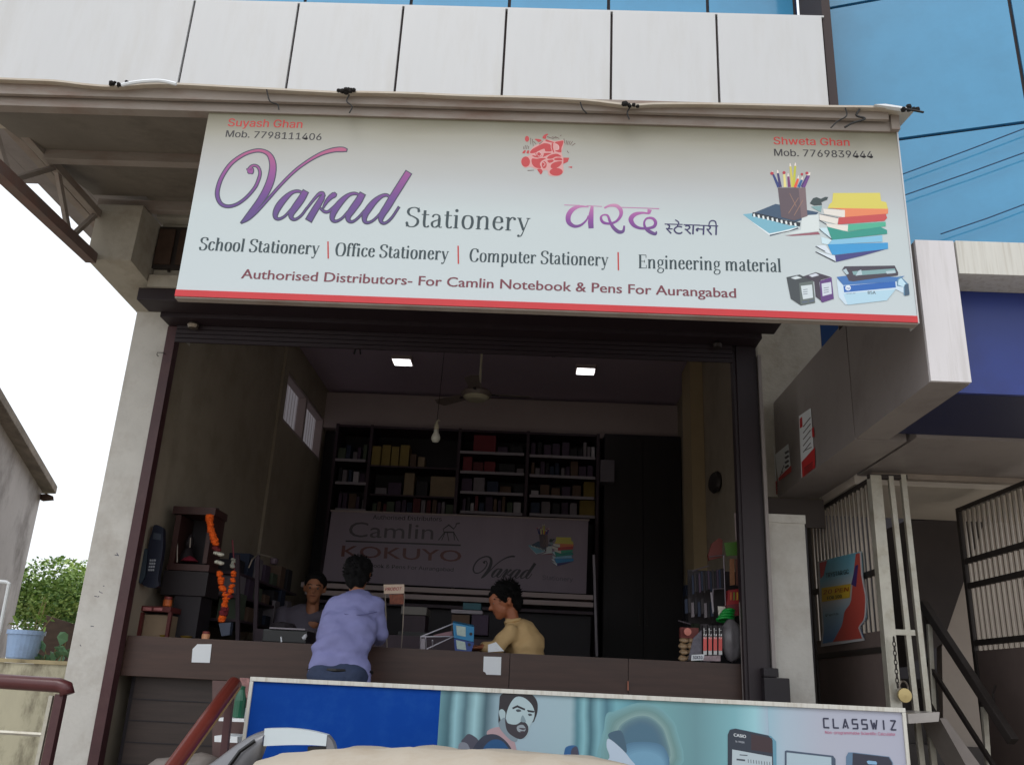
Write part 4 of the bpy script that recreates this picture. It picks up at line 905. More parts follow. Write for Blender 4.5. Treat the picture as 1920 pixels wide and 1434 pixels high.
# CLASSWIZ: drawn with straight thin strokes
wm = ink_mat((44, 46, 70)); gl2 = {'C': [[(1, 1), (0, 1), (0, 0), (1, 0)]], 'L': [[(0, 1), (0, 0), (1, 0)]], 'A': [[(0, 0), (.5, 1), (1, 0)], [(.45, .12), (.5, .3)]], 'S': [[(1, 1), (0, 1), (0, .5), (1, .5), (1, 0), (0, 0)]], 'W': [[(-.1, 1), (.25, 0), (.5, .7), (.75, 0), (1.1, 1)]], 'I': [[(.5, 1), (.5, 0)]], 'Z': [[(0, 1), (1, 1), (0, 0), (1, 0)]]}
a, b = (1545, 1363), (1680, 1367.5); st_ = []
for k, chh in enumerate('CLASSWIZ'):
    for pl in gl2[chh]:
        for p, q in zip(pl, pl[1:]):
            o = []
            for u, v in (p, q):
                t = (k + u * .52) / 7.52; x = a[0] + (b[0] - a[0]) * t; y = a[1] + (b[1] - a[1]) * t; ux, uy = updir(x, y); o.append((x + ux * v * 17, y + uy * v * 17, 1.9))
            st_.append(o)
Cb.strips('lettering', wm, st_, grow=1)
text(Cb, 'Non-programmable Scientific Calculator', (1547, 1374.5), (1679, 1378.5), 5.6, ink_mat((186, 96, 130)), .01)
# ================================================================== left side of the photograph
lw = thing('compound_wall', (-4.6, 7, 0), 'low stained cream compound wall carrying the blue flower pot', 'wall')
ztop = 1.603
mk('wall_face', B(-7.5, -3.17, 7.0, 7.22, 0, ztop), mat('stained_cream_wall', (186, 180, 156), .85, var=.1, scale=3, bump=.3, bscale=22, dirt=((74, 62, 46), .95), dsc=5, stretch=(1, 1, .45)), lw)
mk('coping', B(-7.5, -3.168, 6.985, 7.235, ztop + .001, ztop + .03), mat('wall_coping', (170, 156, 122), .9, var=.15, scale=5, dirt=((70, 60, 46), .8), dsc=7), lw)
ob = thing('concrete_building', (-8, 10, 0), 'weathered grey concrete building with a stained wall and sloping roof edge at the left', 'building')
c1 = P(96, 915, 12.0); n1 = P(0, 752, 9.85)
dirv = Vector((n1.x - c1.x, n1.y - c1.y, 0)); n2 = c1 + dirv * 2.2; zt = c1.z
slope = (n1.z - c1.z)
cb0 = P(56, 1240, 12.0)
wallp = [Vector((c1.x, c1.y, 0)), Vector((n2.x, n2.y, 0)), Vector((n2.x, n2.y, zt + slope * 2.2)), Vector((c1.x, c1.y, zt))]
m_conc = mat('weathered_concrete', (178, 172, 170), .9, var=.10, scale=1.2, bump=.4, bscale=14, stretch=(1, 1, .5), dirt=((92, 84, 80), .9), dsc=1.3)
mk('wall', PR([Vector((p.x - .12, p.y, p.z)) for p in wallp], (-4, .6, 0)), m_conc, ob)
up_ = Vector((0, 0, .05)); ot = Vector((.06, 0, 0))
mk('roof_edge', PR([wallp[3] + ot + Vector((0, .05, -.07)), wallp[2] + ot + Vector((0, 0, -.07)), wallp[2] + ot + up_, wallp[3] + ot + Vector((0, .05, 0)) + up_ * .6], (-4, .6, 0)), mat('eroded_roof_edge', (128, 118, 108), .95, var=.3, scale=4, bump=.8, bscale=9), ob, bevel=.02)
mk('gutter_stub', PR([P(88, 925, 11.9), P(100, 930, 11.9), P(101, 938, 11.9), P(92, 934, 11.9)], (-.2, .1, 0)), m_rust, ob)
mk('bracket', PR([P(32, 842, 11.2), P(42, 838, 11.2), P(44, 850, 11.2), P(36, 852, 11.2)], (-.2, .1, 0)), m_rust, ob)
o = mk('water_pipe', T([P(-40, 1086, 7.6), P(12, 1091, 7.6), P(17, 1094, 7.6), P(14, 1110, 7.6), P(-2, 1190, 7.6)], .016, 8), m_paper); tag(o, 'thin white bent water pipe in front of the concrete building', 'pipe')
# tree
def tree(base, c, rx, ry, rz, n, lab, seed):
    rnd = random.Random(seed)
    t = thing('leafy_tree', base, lab, 'tree')
    b = Vector(base)
    tr = T([b, b + Vector((.1, 0, (c.z - b.z) * .5)), Vector((c.x, c.y, c.z - rz * .2)), Vector((c.x + .1, c.y, c.z + rz * .4))], .1, 8, rs=[.16, .12, .08, .03]); mk('trunk', tr, m_rust, t)
    bmb = bmesh.new()
    for k in range(10):
        a = rnd.uniform(0, 6.28); s_ = Vector((c.x, c.y, c.z - rz * rnd.uniform(.1, .6))); e_ = Vector((c.x + math.cos(a) * rx * .8, c.y + math.sin(a) * ry * .8, c.z + rz * rnd.uniform(-.3, .8)))
        tube(bmb, [s_, (s_ + e_) / 2 + Vector((0, 0, .1)), e_], .02, 5, rs=[.04, .025, .008])
    mk('limb', bmb, m_rust, t)
    for q, cc in enumerate(((130, 160, 80), (84, 120, 54), (170, 194, 110))):
        bm = bmesh.new()
        cl = [(Vector((rnd.gauss(0, .48), rnd.gauss(0, .48), rnd.gauss(0, .48))), rnd.uniform(.10, .26)) for _ in range(46)]
        for _ in range(n // 3):
            ce, sg_ = rnd.choice(cl)
            v = ce + Vector((rnd.gauss(0, sg_), rnd.gauss(0, sg_), rnd.gauss(0, sg_)))
            if v.length > 1.25: continue
            p = Vector((c.x + v.x * rx, c.y + v.y * ry, c.z + v.z * rz))
            L = rnd.uniform(.045, .085); a = Vector((rnd.gauss(0, 1), rnd.gauss(0, 1), rnd.gauss(0, .5))).normalized(); s2 = a.cross(Vector((rnd.gauss(0, 1), rnd.gauss(0, 1), rnd.gauss(0, 1)))).normalized()
            vs = [bm.verts.new(p), bm.verts.new(p + a * L * .5 + s2 * L * .28), bm.verts.new(p + a * L), bm.verts.new(p + a * L * .5 - s2 * L * .28)]
            bm.faces.new(vs)
        M = mat('tree_leaves_%d' % q, cc, .5, var=.2, scale=3, spec=.4)
        mk('crown', bm, M, t, kind='stuff')
tree((-6.9, 13.5, 0), P(116, 1128, 13.5), .95, .9, .52, 17000, 'dense bright green leafy tree rising behind the blue pot and the pillar', 3)
sh = mk('rusty_sheet', PR([P(86, 1153, 7.9), P(148, 1172, 7.9), P(150, 1255, 7.9), P(62, 1250, 7.9)], (0, .02, 0)), mat('brown_board', (74, 58, 48), .85, var=.3, scale=6, stretch=(1, 1, 3), dirt=((48, 36, 30), .7), dsc=4))
tag(sh, 'dark brown board leaning behind the blue pot', 'board')
# pot with plant
pc_ = P(38, 1240, 7.1); zb = ztop + .031
pot = thing('flower_pot', (pc_.x, 7.1, zb), 'light blue plastic flower pot with sparse seedlings on the low wall', 'flower pot')
hp_ = P(38, 1181, 7.1).z - zb; rt = (P(73, 1185, 7.1).x - P(7, 1185, 7.1).x) / 2
mk('pot_body', LT((pc_.x, 7.1, zb), [(rt * .74, 0), (rt * .78, .01), (rt * .93, hp_ * .84), (rt * 1.0, hp_ * .85), (rt * 1.0, hp_), (rt * .93, hp_), (rt * .88, hp_ * .8), (0.01, hp_ * .78)], 24), mat('pale_blue_plastic', (150, 176, 212), .4, var=.06, scale=5, dirt=((110, 120, 140), .5), dsc=6), pot, smooth=False)
rnd = random.Random(5)
def sprig(root, x0, y0, z0, x1, z1, nl, M, size):
    p0 = Vector((x0, y0, z0)); p1 = Vector((x1, y0 + rnd.uniform(-.05, .05), z1))
    mid = (p0 + p1) / 2 + Vector((rnd.uniform(-.03, .03), 0, .03))
    mk('stem', T([p0, mid, p1], .004, 5), m_stem, root)
    for k in range(nl):
        q = p0.lerp(p1, rnd.uniform(.4, 1)); a = Vector((rnd.gauss(0, 1), rnd.gauss(0, .6), rnd.gauss(0, .5))).normalized(); s2 = a.cross(Vector((0, .8, 1))).normalized()
        L = size * rnd.uniform(.6, 1.2); up = Vector((0, 0, L * .12))
        bm = bmesh.new(); vs = [bm.verts.new(v) for v in (q, q + a * L * .35 + s2 * L * .3 + up, q + a * L * .75 + s2 * L * .22 + up, q + a * L, q + a * L * .75 - s2 * L * .22 + up, q + a * L * .35 - s2 * L * .3 + up)]
        bm.faces.new(vs); mk('leaf', bm, M, root)
m_stem = mat('plant_stem', (120, 110, 70), .8, var=0); m_lf = mat('seedling_leaf', (120, 150, 60), .5, var=.2); m_lf2 = mat('grey_green_leaf', (110, 150, 116), .45, var=.15)
for (a, b, c_, d_) in ((-.10, -.16, .05, 5), (-.05, -.10, .09, 5), (.02, .0, .05, 4), (.06, .10, .22, 5), (.08, .18, .12, 4), (.05, .06, .26, 4)):
    sprig(pot, pc_.x + a, 7.1, zb + hp_ * .8, pc_.x + b, zb + hp_ + c_, d_, m_lf, .05)
wp = thing('wall_plant', (-3.6, 7.12, zb), 'broad pale green leaves of a plant growing behind the wall beside the pillar', 'plant')
for (x, y, x1, y1) in ((78, 1250, 82, 1218), (90, 1250, 104, 1216), (100, 1250, 118, 1222), (110, 1250, 124, 1202), (112, 1250, 116, 1196)):
    p, q = P(x, y, 7.15), P(x1, y1, 7.15); sprig(wp, p.x, 7.15, p.z, q.x, q.z, 3, m_lf2, .12)
# railing in front of the platform
rl = thing('platform_railing', (-2.8, 5.5, 0), 'maroon painted railing with thin white rails at the left of the platform', 'railing')
mk('handrail', T([(-5.0, 5.5, 1.525), (-3.1, 5.5, 1.495), (-2.76, 5.5, 1.490), (-2.715, 5.5, 1.478), (-2.70, 5.5, 1.44)], .042, 12), mat('maroon_rail', (88, 44, 46), .32, var=.12, dirt=((60, 34, 34), .6), dsc=6), rl, smooth=True)
mk('post', BAR((-2.735, 5.5, 1.44), (-2.745, 5.5, .2), .05, .05), m_maroon, rl)
mk('post', BAR((-4.9, 5.5, 1.5), (-4.9, 5.5, .2), .05, .05), m_maroon, rl)
mk('frame_bar', BAR((-2.79, 5.5, 1.43), (-2.80, 5.5, .3), .022, .022), m_steelm, rl)
for z in (1.215, .95, .7): mk('rail', T([(-5.0, 5.5, z + .02), (-2.80, 5.5, z)], .013, 6), m_steelm, rl)
# red diagonal handrail of the steps
hr = thing('step_handrail', P(330, 1434, 4.4), 'red painted handrail sloping down beside the left end of the advertising board', 'handrail')
h0, h1 = P(440, 1281, 4.9), P(250, 1540, 4.1)
mk('handrail', T([h0, h0.lerp(h1, .35) + Vector((0, 0, .004)), h0.lerp(h1, .7), h1], .040, 12), m_red, hr, smooth=True)
mk('post', BAR(P(432, 1300, 4.92), P(427, 1434, 4.92) - Vector((0, 0, .6)), .035, .035), m_maroon, hr)
mk('edge_strip', BAR(h0 + Vector((.036, -.02, -.02)), h1 + Vector((.036, -.02, -.02)), .006, .012), mat('worn_gold', (150, 120, 70), .5), hr)

# ================================================================== covered car and silver vehicle in front
m_cover = mat('cream_car_cover', (176, 166, 152), .8, var=.05, scale=5, dirt=((150, 132, 110), .5), dsc=5, bump=.5, bscale=5)
cv = thing('covered_car', (-.1, 3.4, 0), 'parked car under a wrinkled cream cover, only its roof line in view', 'car')
YC = 3.2; prof = [(440, 1440), (480, 1424), (530, 1418), (580, 1413), (640, 1411), (700, 1412), (745, 1408), (780, 1411), (830, 1415), (885, 1413), (930, 1418), (985, 1423), (1040, 1423), (1085, 1429), (1140, 1436), (1200, 1446), (1290, 1462)]
pr = spline(prof, 5); bm = bmesh.new(); rings = []
for i, (x, y) in enumerate(pr):
    tp_ = P(x, y, YC); rnd2 = random.Random(i // 3)
    e_ = min(1, 4 * min(i, len(pr) - 1 - i) / len(pr) + .35)
    ring = [(-1.0, .25), (-.9, tp_.z - .75), (-.82, tp_.z - .42), (-.55, tp_.z - .12), (-.25, tp_.z - .025), (0, tp_.z), (.4, tp_.z - .02), (1.0, tp_.z - .03), (1.45, tp_.z - .16), (1.5, .25)]
    rings.append([bm.verts.new((tp_.x + .01 * math.sin(k * 2 + i), YC + .25 + yy * .6 - (.15 if k < 5 else 0) * 0, zz + (.006 * math.sin(i * .35 + k * 2.1) if k not in (4, 5, 6) else 0))) for k, (yy, zz) in enumerate(ring)])
for a, b in zip(rings, rings[1:]):
    for k in range(len(a) - 1): bm.faces.new((a[k], a[k + 1], b[k + 1], b[k]))
mk('cover', bm, m_cover, cv, smooth=True)
wheelm = mat('tyre_rubber', (24, 24, 24), .8, var=.1)
for x in (-.62, .42): mk('wheel', LT((x, 2.75, .30), [(.0, -.09), (.27, -.09), (.30, -.06), (.30, .06), (.27, .09), (.0, .09)], 24, (1, 0, 0)), wheelm, cv)
m_sv = mat('silver_vehicle_paint', (120, 120, 124), .38, .4, var=.04, scale=4)
sv = thing('silver_van', (-1.3, 3.6, 0), 'silver van, its rounded roof corner and grab rail in front of the blue board end', 'van')
YV = 3.6
body = spline([(300, 1560), (340, 1490), (372, 1446), (400, 1425), (440, 1395), (470, 1377), (500, 1366)], 5)
bm = bmesh.new(); rings = []
for i, (x, y) in enumerate(body):
    p = P(x, y, YV); t = i / (len(body) - 1)
    q = P(420 + 72 * t + 10 * math.sin(t * 3), 1500 - 105 * t ** .9 + 30 * (1 - t), YV)
    rings.append([bm.verts.new(v) for v in (p + Vector((0, .5, -.02)), p + Vector((0, .03, 0)), p + Vector((.006, -.01, -.012)), (p + q) / 2 + Vector((0, -.03, 0)), q + Vector((0, -.01, 0)), q + Vector((0, .06, 0)))])
for a, b in zip(rings, rings[1:]):
    for k in range(len(a) - 1): bm.faces.new((a[k], a[k + 1], b[k + 1], b[k]))
mk('roof_corner', bm, m_sv, sv, smooth=True)
lo_ = P(400, 1500, YV)
mk('side_body', B(lo_.x - .22, lo_.x + .75, YV - .02, YV + .8, .25, 1.20), m_sv, sv, bevel=.03)
rail = lambda y0: spline([(496, 1365 + y0), (540, 1364.5 + y0), (580, 1369 + y0), (613, 1377 + y0)], 6)
tp0, bt0 = rail(0), spline([(494, 1398), (540, 1396), (580, 1396), (611, 1398)], 6)
bm = bmesh.new(); rings = []
for (x, y), (x2, y2) in zip(tp0, bt0):
    p, q = P(x, y, YV - .02), P(x2, y2, YV - .02); rings.append([bm.verts.new(v) for v in (p, q, q + Vector((0, .05, .0)), p + Vector((0, .05, 0)))])
for a, b in zip(rings, rings[1:]):
    for k in range(4): bm.faces.new((a[k], a[(k + 1) % 4], b[(k + 1) % 4], b[k]))
bm.faces.new(rings[0][::-1]); bm.faces.new(rings[-1])
mk('grab_rail', bm, mat('pale_silver_rail', (196, 206, 212), .35, .3, var=.03), sv)
mk('rail_end', PR(spline([tuple(P(x, y, YV - .015)) for x, y in ((613, 1377), (622, 1388), (627, 1402), (628, 1425), (614, 1425), (612, 1400), (613, 1377))], 4)[:-1], (0, .05, 0)), m_sv, sv)
mk('rail_foot', PR([P(577, 1399, YV - .01), P(613, 1399, YV - .01), P(613, 1430, YV - .01), P(574, 1440, YV - .01)], (0, .05, 0)), m_black, sv)
mk('windscreen_edge', T([P(x, y, YV - .045) for x, y in ((410, 1470), (430, 1435), (450, 1408), (478, 1388))], .008, 6), m_black, sv)
for x in (-1.35, -.6): mk('wheel', LT((x + .2, 3.75, .30), [(.0, -.09), (.27, -.09), (.30, -.06), (.30, .06), (.27, .09), (.0, .09)], 24, (1, 0, 0)), wheelm, sv)

# ================================================================== counter
YK = 6.44; KX0 = P(238, 1192, YK).x; ZK = P(860, 1219.5, YK).z; ZKb = P(860, 1296, YK).z
ck = thing('shop_counter', (-.6, YK, .8), 'long dark wood counter with a thick front band across the shop opening', 'counter')
j1, j2, KX1 = P(955, 1260, YK).x, P(1178, 1270, YK).x, 1.62
mk('counter_top', B(KX0, KX1, YK + .02, YK + .48, ZK - .03, ZK - .001), m_wood, ck)
for a, b in ((KX0, j1), (j1, j2), (j2, KX1)): mk('front_band', B(a + .002, b - .002, YK, YK + .019, ZKb, ZK), m_wood, ck, bevel=.002)
mk('band_core', B(KX0 + .01, KX1 - .01, YK + .0195, YK + .03, ZKb + .01, ZK - .031), m_dark, ck)
yf = YK + .12
fx = [KX0 + .06, -2.05, -1.55, -.85, -.1, .65, 1.6]
for a, b in zip(fx, fx[1:]): mk('front_panel', B(a + .004, b - .004, yf, yf + .02, .82, ZKb + .06), m_wood2, ck, bevel=.002)
for k in range(4): mk('plank_edge', B(fx[0], fx[2] - .01, yf - .006, yf - .001, .98 + .14 * k, .986 + .14 * k), m_dark, ck)
mk('carcass', B(KX0 + .03, KX1 - .03, yf + .021, YK + .46, .80, ZK - .032), m_dark, ck)
mk('end_trim', B(1.475, 1.49, YK - .05, YK - .03, .8, P(1393, 1130, YK).z), m_silver, ck)
for k, (pts, lab) in enumerate((([(367, 1207), (396, 1207), (393, 1242), (359, 1242)], 'white paper with a cut corner stuck on the counter band at the left'), ([(907, 1230), (940, 1231), (939, 1265), (912, 1264), (910, 1260), (906, 1258)], 'white paper with a torn corner stuck on the counter band below the boy'))):
    if k == 0: pts = [(370, 1207), (397, 1207), (393, 1242), (359, 1241), (361, 1216)]
    o = mk('stuck_paper', PR([P(x, y, YK - .004) for x, y in pts], (0, .0025, 0)), m_paper); tag(o, lab, 'paper')
sl_ = P(1177, 1285, YK); o = mk('door_bolt', B(sl_.x - .004, sl_.x + .004, YK - .02, YK - .001, sl_.z - .03, sl_.z + .03), mat('copper_bolt', (170, 110, 90), .4, .5)); tag(o, 'small copper bolt at the bottom of the right band joint', 'bolt')
# things seen below the counter, behind the red rail
shf = thing('low_rack', P(440, 1340, 5.6), 'low white shelf with bottles and bags behind the red handrail', 'rack')
mk('shelf', PR([P(410, 1345, 5.55), P(458, 1347, 5.55), P(458, 1353, 5.55), P(410, 1351, 5.55)], (0, .3, 0)), m_paper, shf)
mk('shelf', PR([P(402, 1379, 5.55), P(445, 1381, 5.55), P(445, 1392, 5.55), P(402, 1390, 5.55)], (0, .3, 0)), m_paper, shf)
mk('back_panel', PR([P(398, 1275, 5.9), P(470, 1278, 5.9), P(465, 1430, 5.9), P(398, 1430, 5.9)], (0, .02, 0)), mat('pinkish_panel', (96, 74, 72), .7, var=.2), shf)
bt = P(448, 1320, 5.6); tag(mk('green_bottle', LT((bt.x, 5.62, P(448, 1346, 5.62).z), [(.0, 0), (.035, .005), (.035, .10), (.028, .13), (.018, .16), (.02, .18), (.0, .185)], 14), mat('green_plastic', (34, 92, 70), .3, var=.1)), 'green plastic bottle on the low white shelf', 'bottle')
bt = P(456, 1340, 5.6); tag(mk('white_jar', LT((bt.x, 5.66, P(448, 1346, 5.66).z), [(.0, 0), (.03, .005), (.03, .05), (.02, .06), (.0, .062)], 14), m_paper), 'small white jar beside the green bottle', 'jar')
hb = P(443, 1290, 5.7); tag(mk('patterned_bag', PR([P(450, 1270, 5.62), P(468, 1271, 5.62), P(464, 1308, 5.62), P(448, 1300, 5.62)], (0, .06, 0)), mat('patterned_cloth', (150, 110, 108), .8, var=.5, scale=26)), 'patterned reddish bag hanging above the green bottle', 'bag')
sk = thing('grey_sack', P(330, 1420, 5.7), 'grey plastic sack lying under the counter at the left', 'sack')
bm = bmesh.new(); bmesh.ops.create_icosphere(bm, subdivisions=3, radius=1); c = P(330, 1432, 5.8)
for v in bm.verts:
    v.co = Vector((c.x + v.co.x * .26, c.y + v.co.y * .12, c.z - .03 + v.co.z * .08 + v.co.x * .05)) + v.co * .012 * math.sin(v.co.x * 13 + v.co.z * 9)
mk('sack_body', bm, mat('grey_sack', (120, 112, 108), .5, var=.2, scale=6), sk, smooth=True)
# ================================================================== inside the shop
# LED ceiling panels
m_led = mat('led_panel', (255, 255, 255), .5, var=0, emit=((255, 255, 255), 3.0))
for x, y, lab in ((755, 672.5, 'square lit ceiling lamp left of the fan'), (1098, 689.5, 'square lit ceiling lamp right of the fan')):
    c = PZ(x, y, 5.42); t = thing('ceiling_lamp', (c.x, c.y, 5.34), lab, 'ceiling lamp', 'lit square ceiling lamps')
    mk('housing', B(c.x - .125, c.x + .125, c.y - .125, c.y + .125, 5.372, 5.418), m_bulk, t)
    mk('diffuser', B(c.x - .108, c.x + .108, c.y - .108, c.y + .108, 5.366, 5.3715), m_led, t)
# fan
fz = 4.62; fc = P(893, 744, 9.0); fd = 9.0; fc = Vector((fc.x, fd, fc.z))
fan = thing('ceiling_fan', fc, 'dusty three blade ceiling fan hanging on a long rod', 'fan')
m_fan = mat('fan_brown', (116, 104, 98), .5, var=.1); m_fanw = mat('fan_cream', (190, 182, 158), .4, var=.05)
mk('down_rod', T([fc + Vector((.03, 0, .12)), Vector((fc.x + .03, fd, 5.41))], .013, 8), m_fanw, fan)
mk('motor_housing', LT(fc + Vector((0, 0, .0)), [(.02, .16), (.05, .15), (.06, .1), (.14, .07), (.17, .04), (.15, .0)], 20), m_fan, fan)
mk('bottom_cover', LT(fc + Vector((0, 0, -.045)), [(.0, 0), (.10, .008), (.13, .03), (.14, .044), (.0, .0445)], 20), m_fanw, fan)
for a in (4, 140, 268):
    d = Vector((math.cos(R(a)), math.sin(R(a)), 0)); s_ = Vector((-d.y, d.x, 0))
    c = fc + Vector((0, 0, .03)); w0, w1 = .055, .075
    pts = [c + d * .2 + s_ * w0 + Vector((0, 0, .012)), c + d * .56 + s_ * w1 + Vector((0, 0, .014)), c + d * .60 + Vector((0, 0, 0)), c + d * .56 - s_ * w1 - Vector((0, 0, .014)), c + d * .2 - s_ * w0 - Vector((0, 0, .012))]
    bl = mk('blade', PR(pts, (0, 0, .005)), m_fan, fan)
    mk('blade_arm', BAR(c + d * .1, c + d * .24, .03, .008), m_dark, bl)
# hanging bulb
bp_ = P(818, 800, 8.2); bu = thing('hanging_bulb', P(818, 830, 8.2), 'unlit white bulb hanging from a cord in front of the shelves', 'bulb')
c = P(817, 820, 8.2)
mk('bulb_glass', LT(c + Vector((0, 0, -.05)), [(.0, 0), (.028, .006), (.042, .028), (.044, .05), (.034, .078), (.024, .098), (.024, .125)], 16), mat('white_bulb', (226, 226, 214), .3, var=0), bu, smooth=True)
mk('socket', LT(c + Vector((0, 0, .076)), [(.022, 0), (.022, .05), (.012, .06), (.012, .08)], 12), m_fanw, bu)
mk('cord_hook', T([c + Vector((0, 0, .156)), c + Vector((.012, 0, .18)), c + Vector((.028, 0, .165))], .006, 6), m_fanw, bu)
mk('cord', T([c + Vector((0, 0, .156)), Vector((c.x + .04, c.y, 5.41))], .003, 4), m_cable, bu)
o = mk('hanging_wire', T([P(847, 570, 6.6), P(843, 600, 6.6), P(841, 634, 6.6), P(850, 641, 6.6)], .003, 4), m_fanw); tag(o, 'thin pale wire hanging down from under the sign', 'wire')
o = mk('wire_connector', B(*pb(845, 640, 868, 646, 6.62, .02)), m_bulk); tag(o, 'small pale connector at the foot of the thin hanging wire', 'connector')
for (x, y, lab) in ((672, 640, 'black folded clip hanging from the lintel above the left lamp'), (1036, 645, 'black clip hanging from the lintel above the right lamp')):
    t = thing('hanging_clip', P(x, y + 25, 6.5), lab, 'clip', 'black clips hanging from the lintel')
    for dx in ((-8, 4) if x < 900 else (0, 3)): mk('arm', BAR(P(x, y - 8, 6.5), P(x + dx, y + 24, 6.5), .018, .01), m_black, t)
    mk('hook', BAR(P(x - 3, y - 18, 6.5), P(x + 2, y - 6, 6.5), .014, .01), m_black, t)
o = mk('wall_fan', LT(PX(1346, 905, 1.93) , [(.0, 0), (.10, .0), (.12, .03), (.10, .06), (.0, .07)], 16, (-1, -.3, .1)), m_steeld)
tag(o, 'dark round wall fitting on the cream wall at the right', 'wall fitting')

# ---- shelves along the back wall
YF = 11.40
m_shw = mat('shelf_edge_grey', (150, 142, 150), .5, var=.05); m_shd = mat('shelf_dark_wood', (60, 44, 54), .6, var=.2)
su = thing('wall_shelving', (-.9, 11.6, .8), 'dark wall shelving with pale shelf edges packed with stationery boxes', 'shelving')
mk('back_panel', B(-2.93, .90, 11.90, 11.99, .8, 4.86), m_dark, su)
bays = {'far left bay': (628, 688, (862, 905, 955)), 'left bay': (692, 856, (874, 928, 962)), 'middle bay': (862, 984, (849, 886, 924, 961)), 'right bay': (992, 1118, (856, 893, 931, 966))}
for xm in (624, 690, 858, 988, 1121):
    x = P(xm, 880, YF).x; mk('upright', B(x - .02, x + .02, YF, 11.89, .8, 4.84), m_shd, su)
palette = {'dark purple': (70, 54, 74), 'grey': (120, 112, 118), 'black': (30, 28, 34), 'cream': (150, 136, 104), 'brown': (92, 70, 56), 'dark blue': (34, 44, 66), 'white': (170, 164, 170), 'dull green': (70, 80, 64), 'maroon': (96, 40, 46)}
pmat = {k: mat('carton_' + k.replace(' ', '_'), v, .7, var=.12, scale=9) for k, v in palette.items()}
pmat['yellow'] = mat('carton_yellow', (136, 116, 60), .7, var=.1, scale=9); pmat['red'] = mat('carton_red', (112, 30, 40), .6, var=.1, scale=9); pmat['tan'] = mat('carton_tan', (132, 114, 90), .7, var=.1, scale=9); pmat['mustard'] = mat('carton_mustard', (122, 102, 44), .7, var=.1, scale=9)
spec = {('left bay', 0): [(694, 711, 36, 'yellow'), (712, 729, 40, 'yellow'), (730, 745, 38, 'yellow'), (746, 764, 42, 'yellow'), (767, 779, 24, 'brown'), (781, 795, 20, 'tan')],
        ('left bay', 1): [(700, 722, 14, 'grey'), (724, 750, 24, 'dark purple'), (754, 774, 42, 'tan'), (778, 800, 28, 'black'), (804, 855, 38, 'tan')],
        ('middle bay', 0): [(886, 929, 34, 'red'), (932, 952, 14, 'dark purple'), (955, 980, 18, 'black')],
        ('middle bay', 1): [(866, 884, 30, 'red'), (885, 905, 22, 'maroon'), (906, 928, 24, 'red'), (934, 965, 20, 'black'), (968, 982, 12, 'grey')],
        ('middle bay', 2): [(864, 884, 26, 'dark purple'), (886, 908, 28, 'grey'), (912, 934, 22, 'dark blue'), (936, 958, 16, 'brown'), (962, 982, 20, 'black')],
        ('right bay', 2): [(995, 1010, 12, 'white'), (1012, 1030, 22, 'brown'), (1033, 1050, 16, 'brown'), (1053, 1070, 20, 'dark purple'), (1073, 1090, 24, 'brown'), (1094, 1116, 32, 'mustard')],
        ('right bay', 3): [(994, 1012, 22, 'dark blue'), (1014, 1032, 26, 'grey'), (1035, 1050, 22, 'black'), (1052, 1066, 26, 'dark purple'), (1068, 1082, 24, 'grey'), (1086, 1116, 30, 'mustard')]}
rnd = random.Random(11); ordn = ['first', 'second', 'third', 'fourth', 'fifth', 'sixth', 'seventh', 'eighth', 'ninth', 'tenth', 'eleventh', 'twelfth', 'thirteenth', 'fourteenth', 'fifteenth', 'sixteenth', 'seventeenth', 'eighteenth', 'nineteenth', 'twentieth']; rown = ['top', 'second', 'third', 'lowest']
for bay, (xa_, xb_, rows_) in bays.items():
    for ri, yb in enumerate(rows_):
        z = P((xa_ + xb_) / 2, yb, YF).z; x0, x1 = P(xa_, yb, YF).x, P(xb_, yb, YF).x
        mk('shelf', B(x0 + .005, x1 - .005, YF + .005, 11.885, z - .022, z), m_shd, su)
        if bay != 'left bay': mk('shelf_edge', B(x0 + .005, x1 - .03 * rnd.random() - .005, YF - .012, YF + .004, z - .024, z + .012), m_shw, su)
        items = spec.get((bay, ri))
        if not items:
            items = []; x = xa_ + 3
            while x < xb_ - 8:
                w_ = rnd.choice((7, 9, 11, 15)); w_ = min(w_, xb_ - 2 - x); items.append((x, x + w_, rnd.uniform(16, 32), rnd.choice(['dark purple', 'dark purple', 'maroon', 'dark purple', 'grey', 'black', 'brown', 'dark blue', 'white', 'dull green']))); x += w_ + rnd.choice((.5, 1, 3))
        tot = {}; 
        for k, (a, b, h, cn_) in enumerate(items):
            bx0, bx1 = P(a, yb, YF).x, P(b, yb, YF).x; hz = h * .0072; dy = rnd.uniform(.02, .10)
            nm = 'red_folder' if cn_ in ('red', 'maroon') else ('file_box' if cn_ in ('yellow', 'mustard') else 'carton')
            o = mk(nm, B(bx0 + .004, bx1 - .004, YF + dy, YF + dy + .26, z + .001, z + .001 + hz), pmat[cn_], bevel=.003)
            tag(o, '%s box, %s from left, %s shelf, %s of the wall shelving' % (cn_, ordn[k], rown[ri], bay), 'box', 'boxes packed on the wall shelving')
mk('shelf', B(P(628, 820, YF).x, P(1118, 820, YF).x, YF + .005, 11.885, 4.80, 4.83), m_shd, su)
o = mk('glass_case', B(*pb(1126, 862, 1152, 903, 11.3, .3)), mat('dim_case', (110, 104, 112), .4, var=.1)); tag(o, 'small grey display case hanging right of the shelving', 'case')

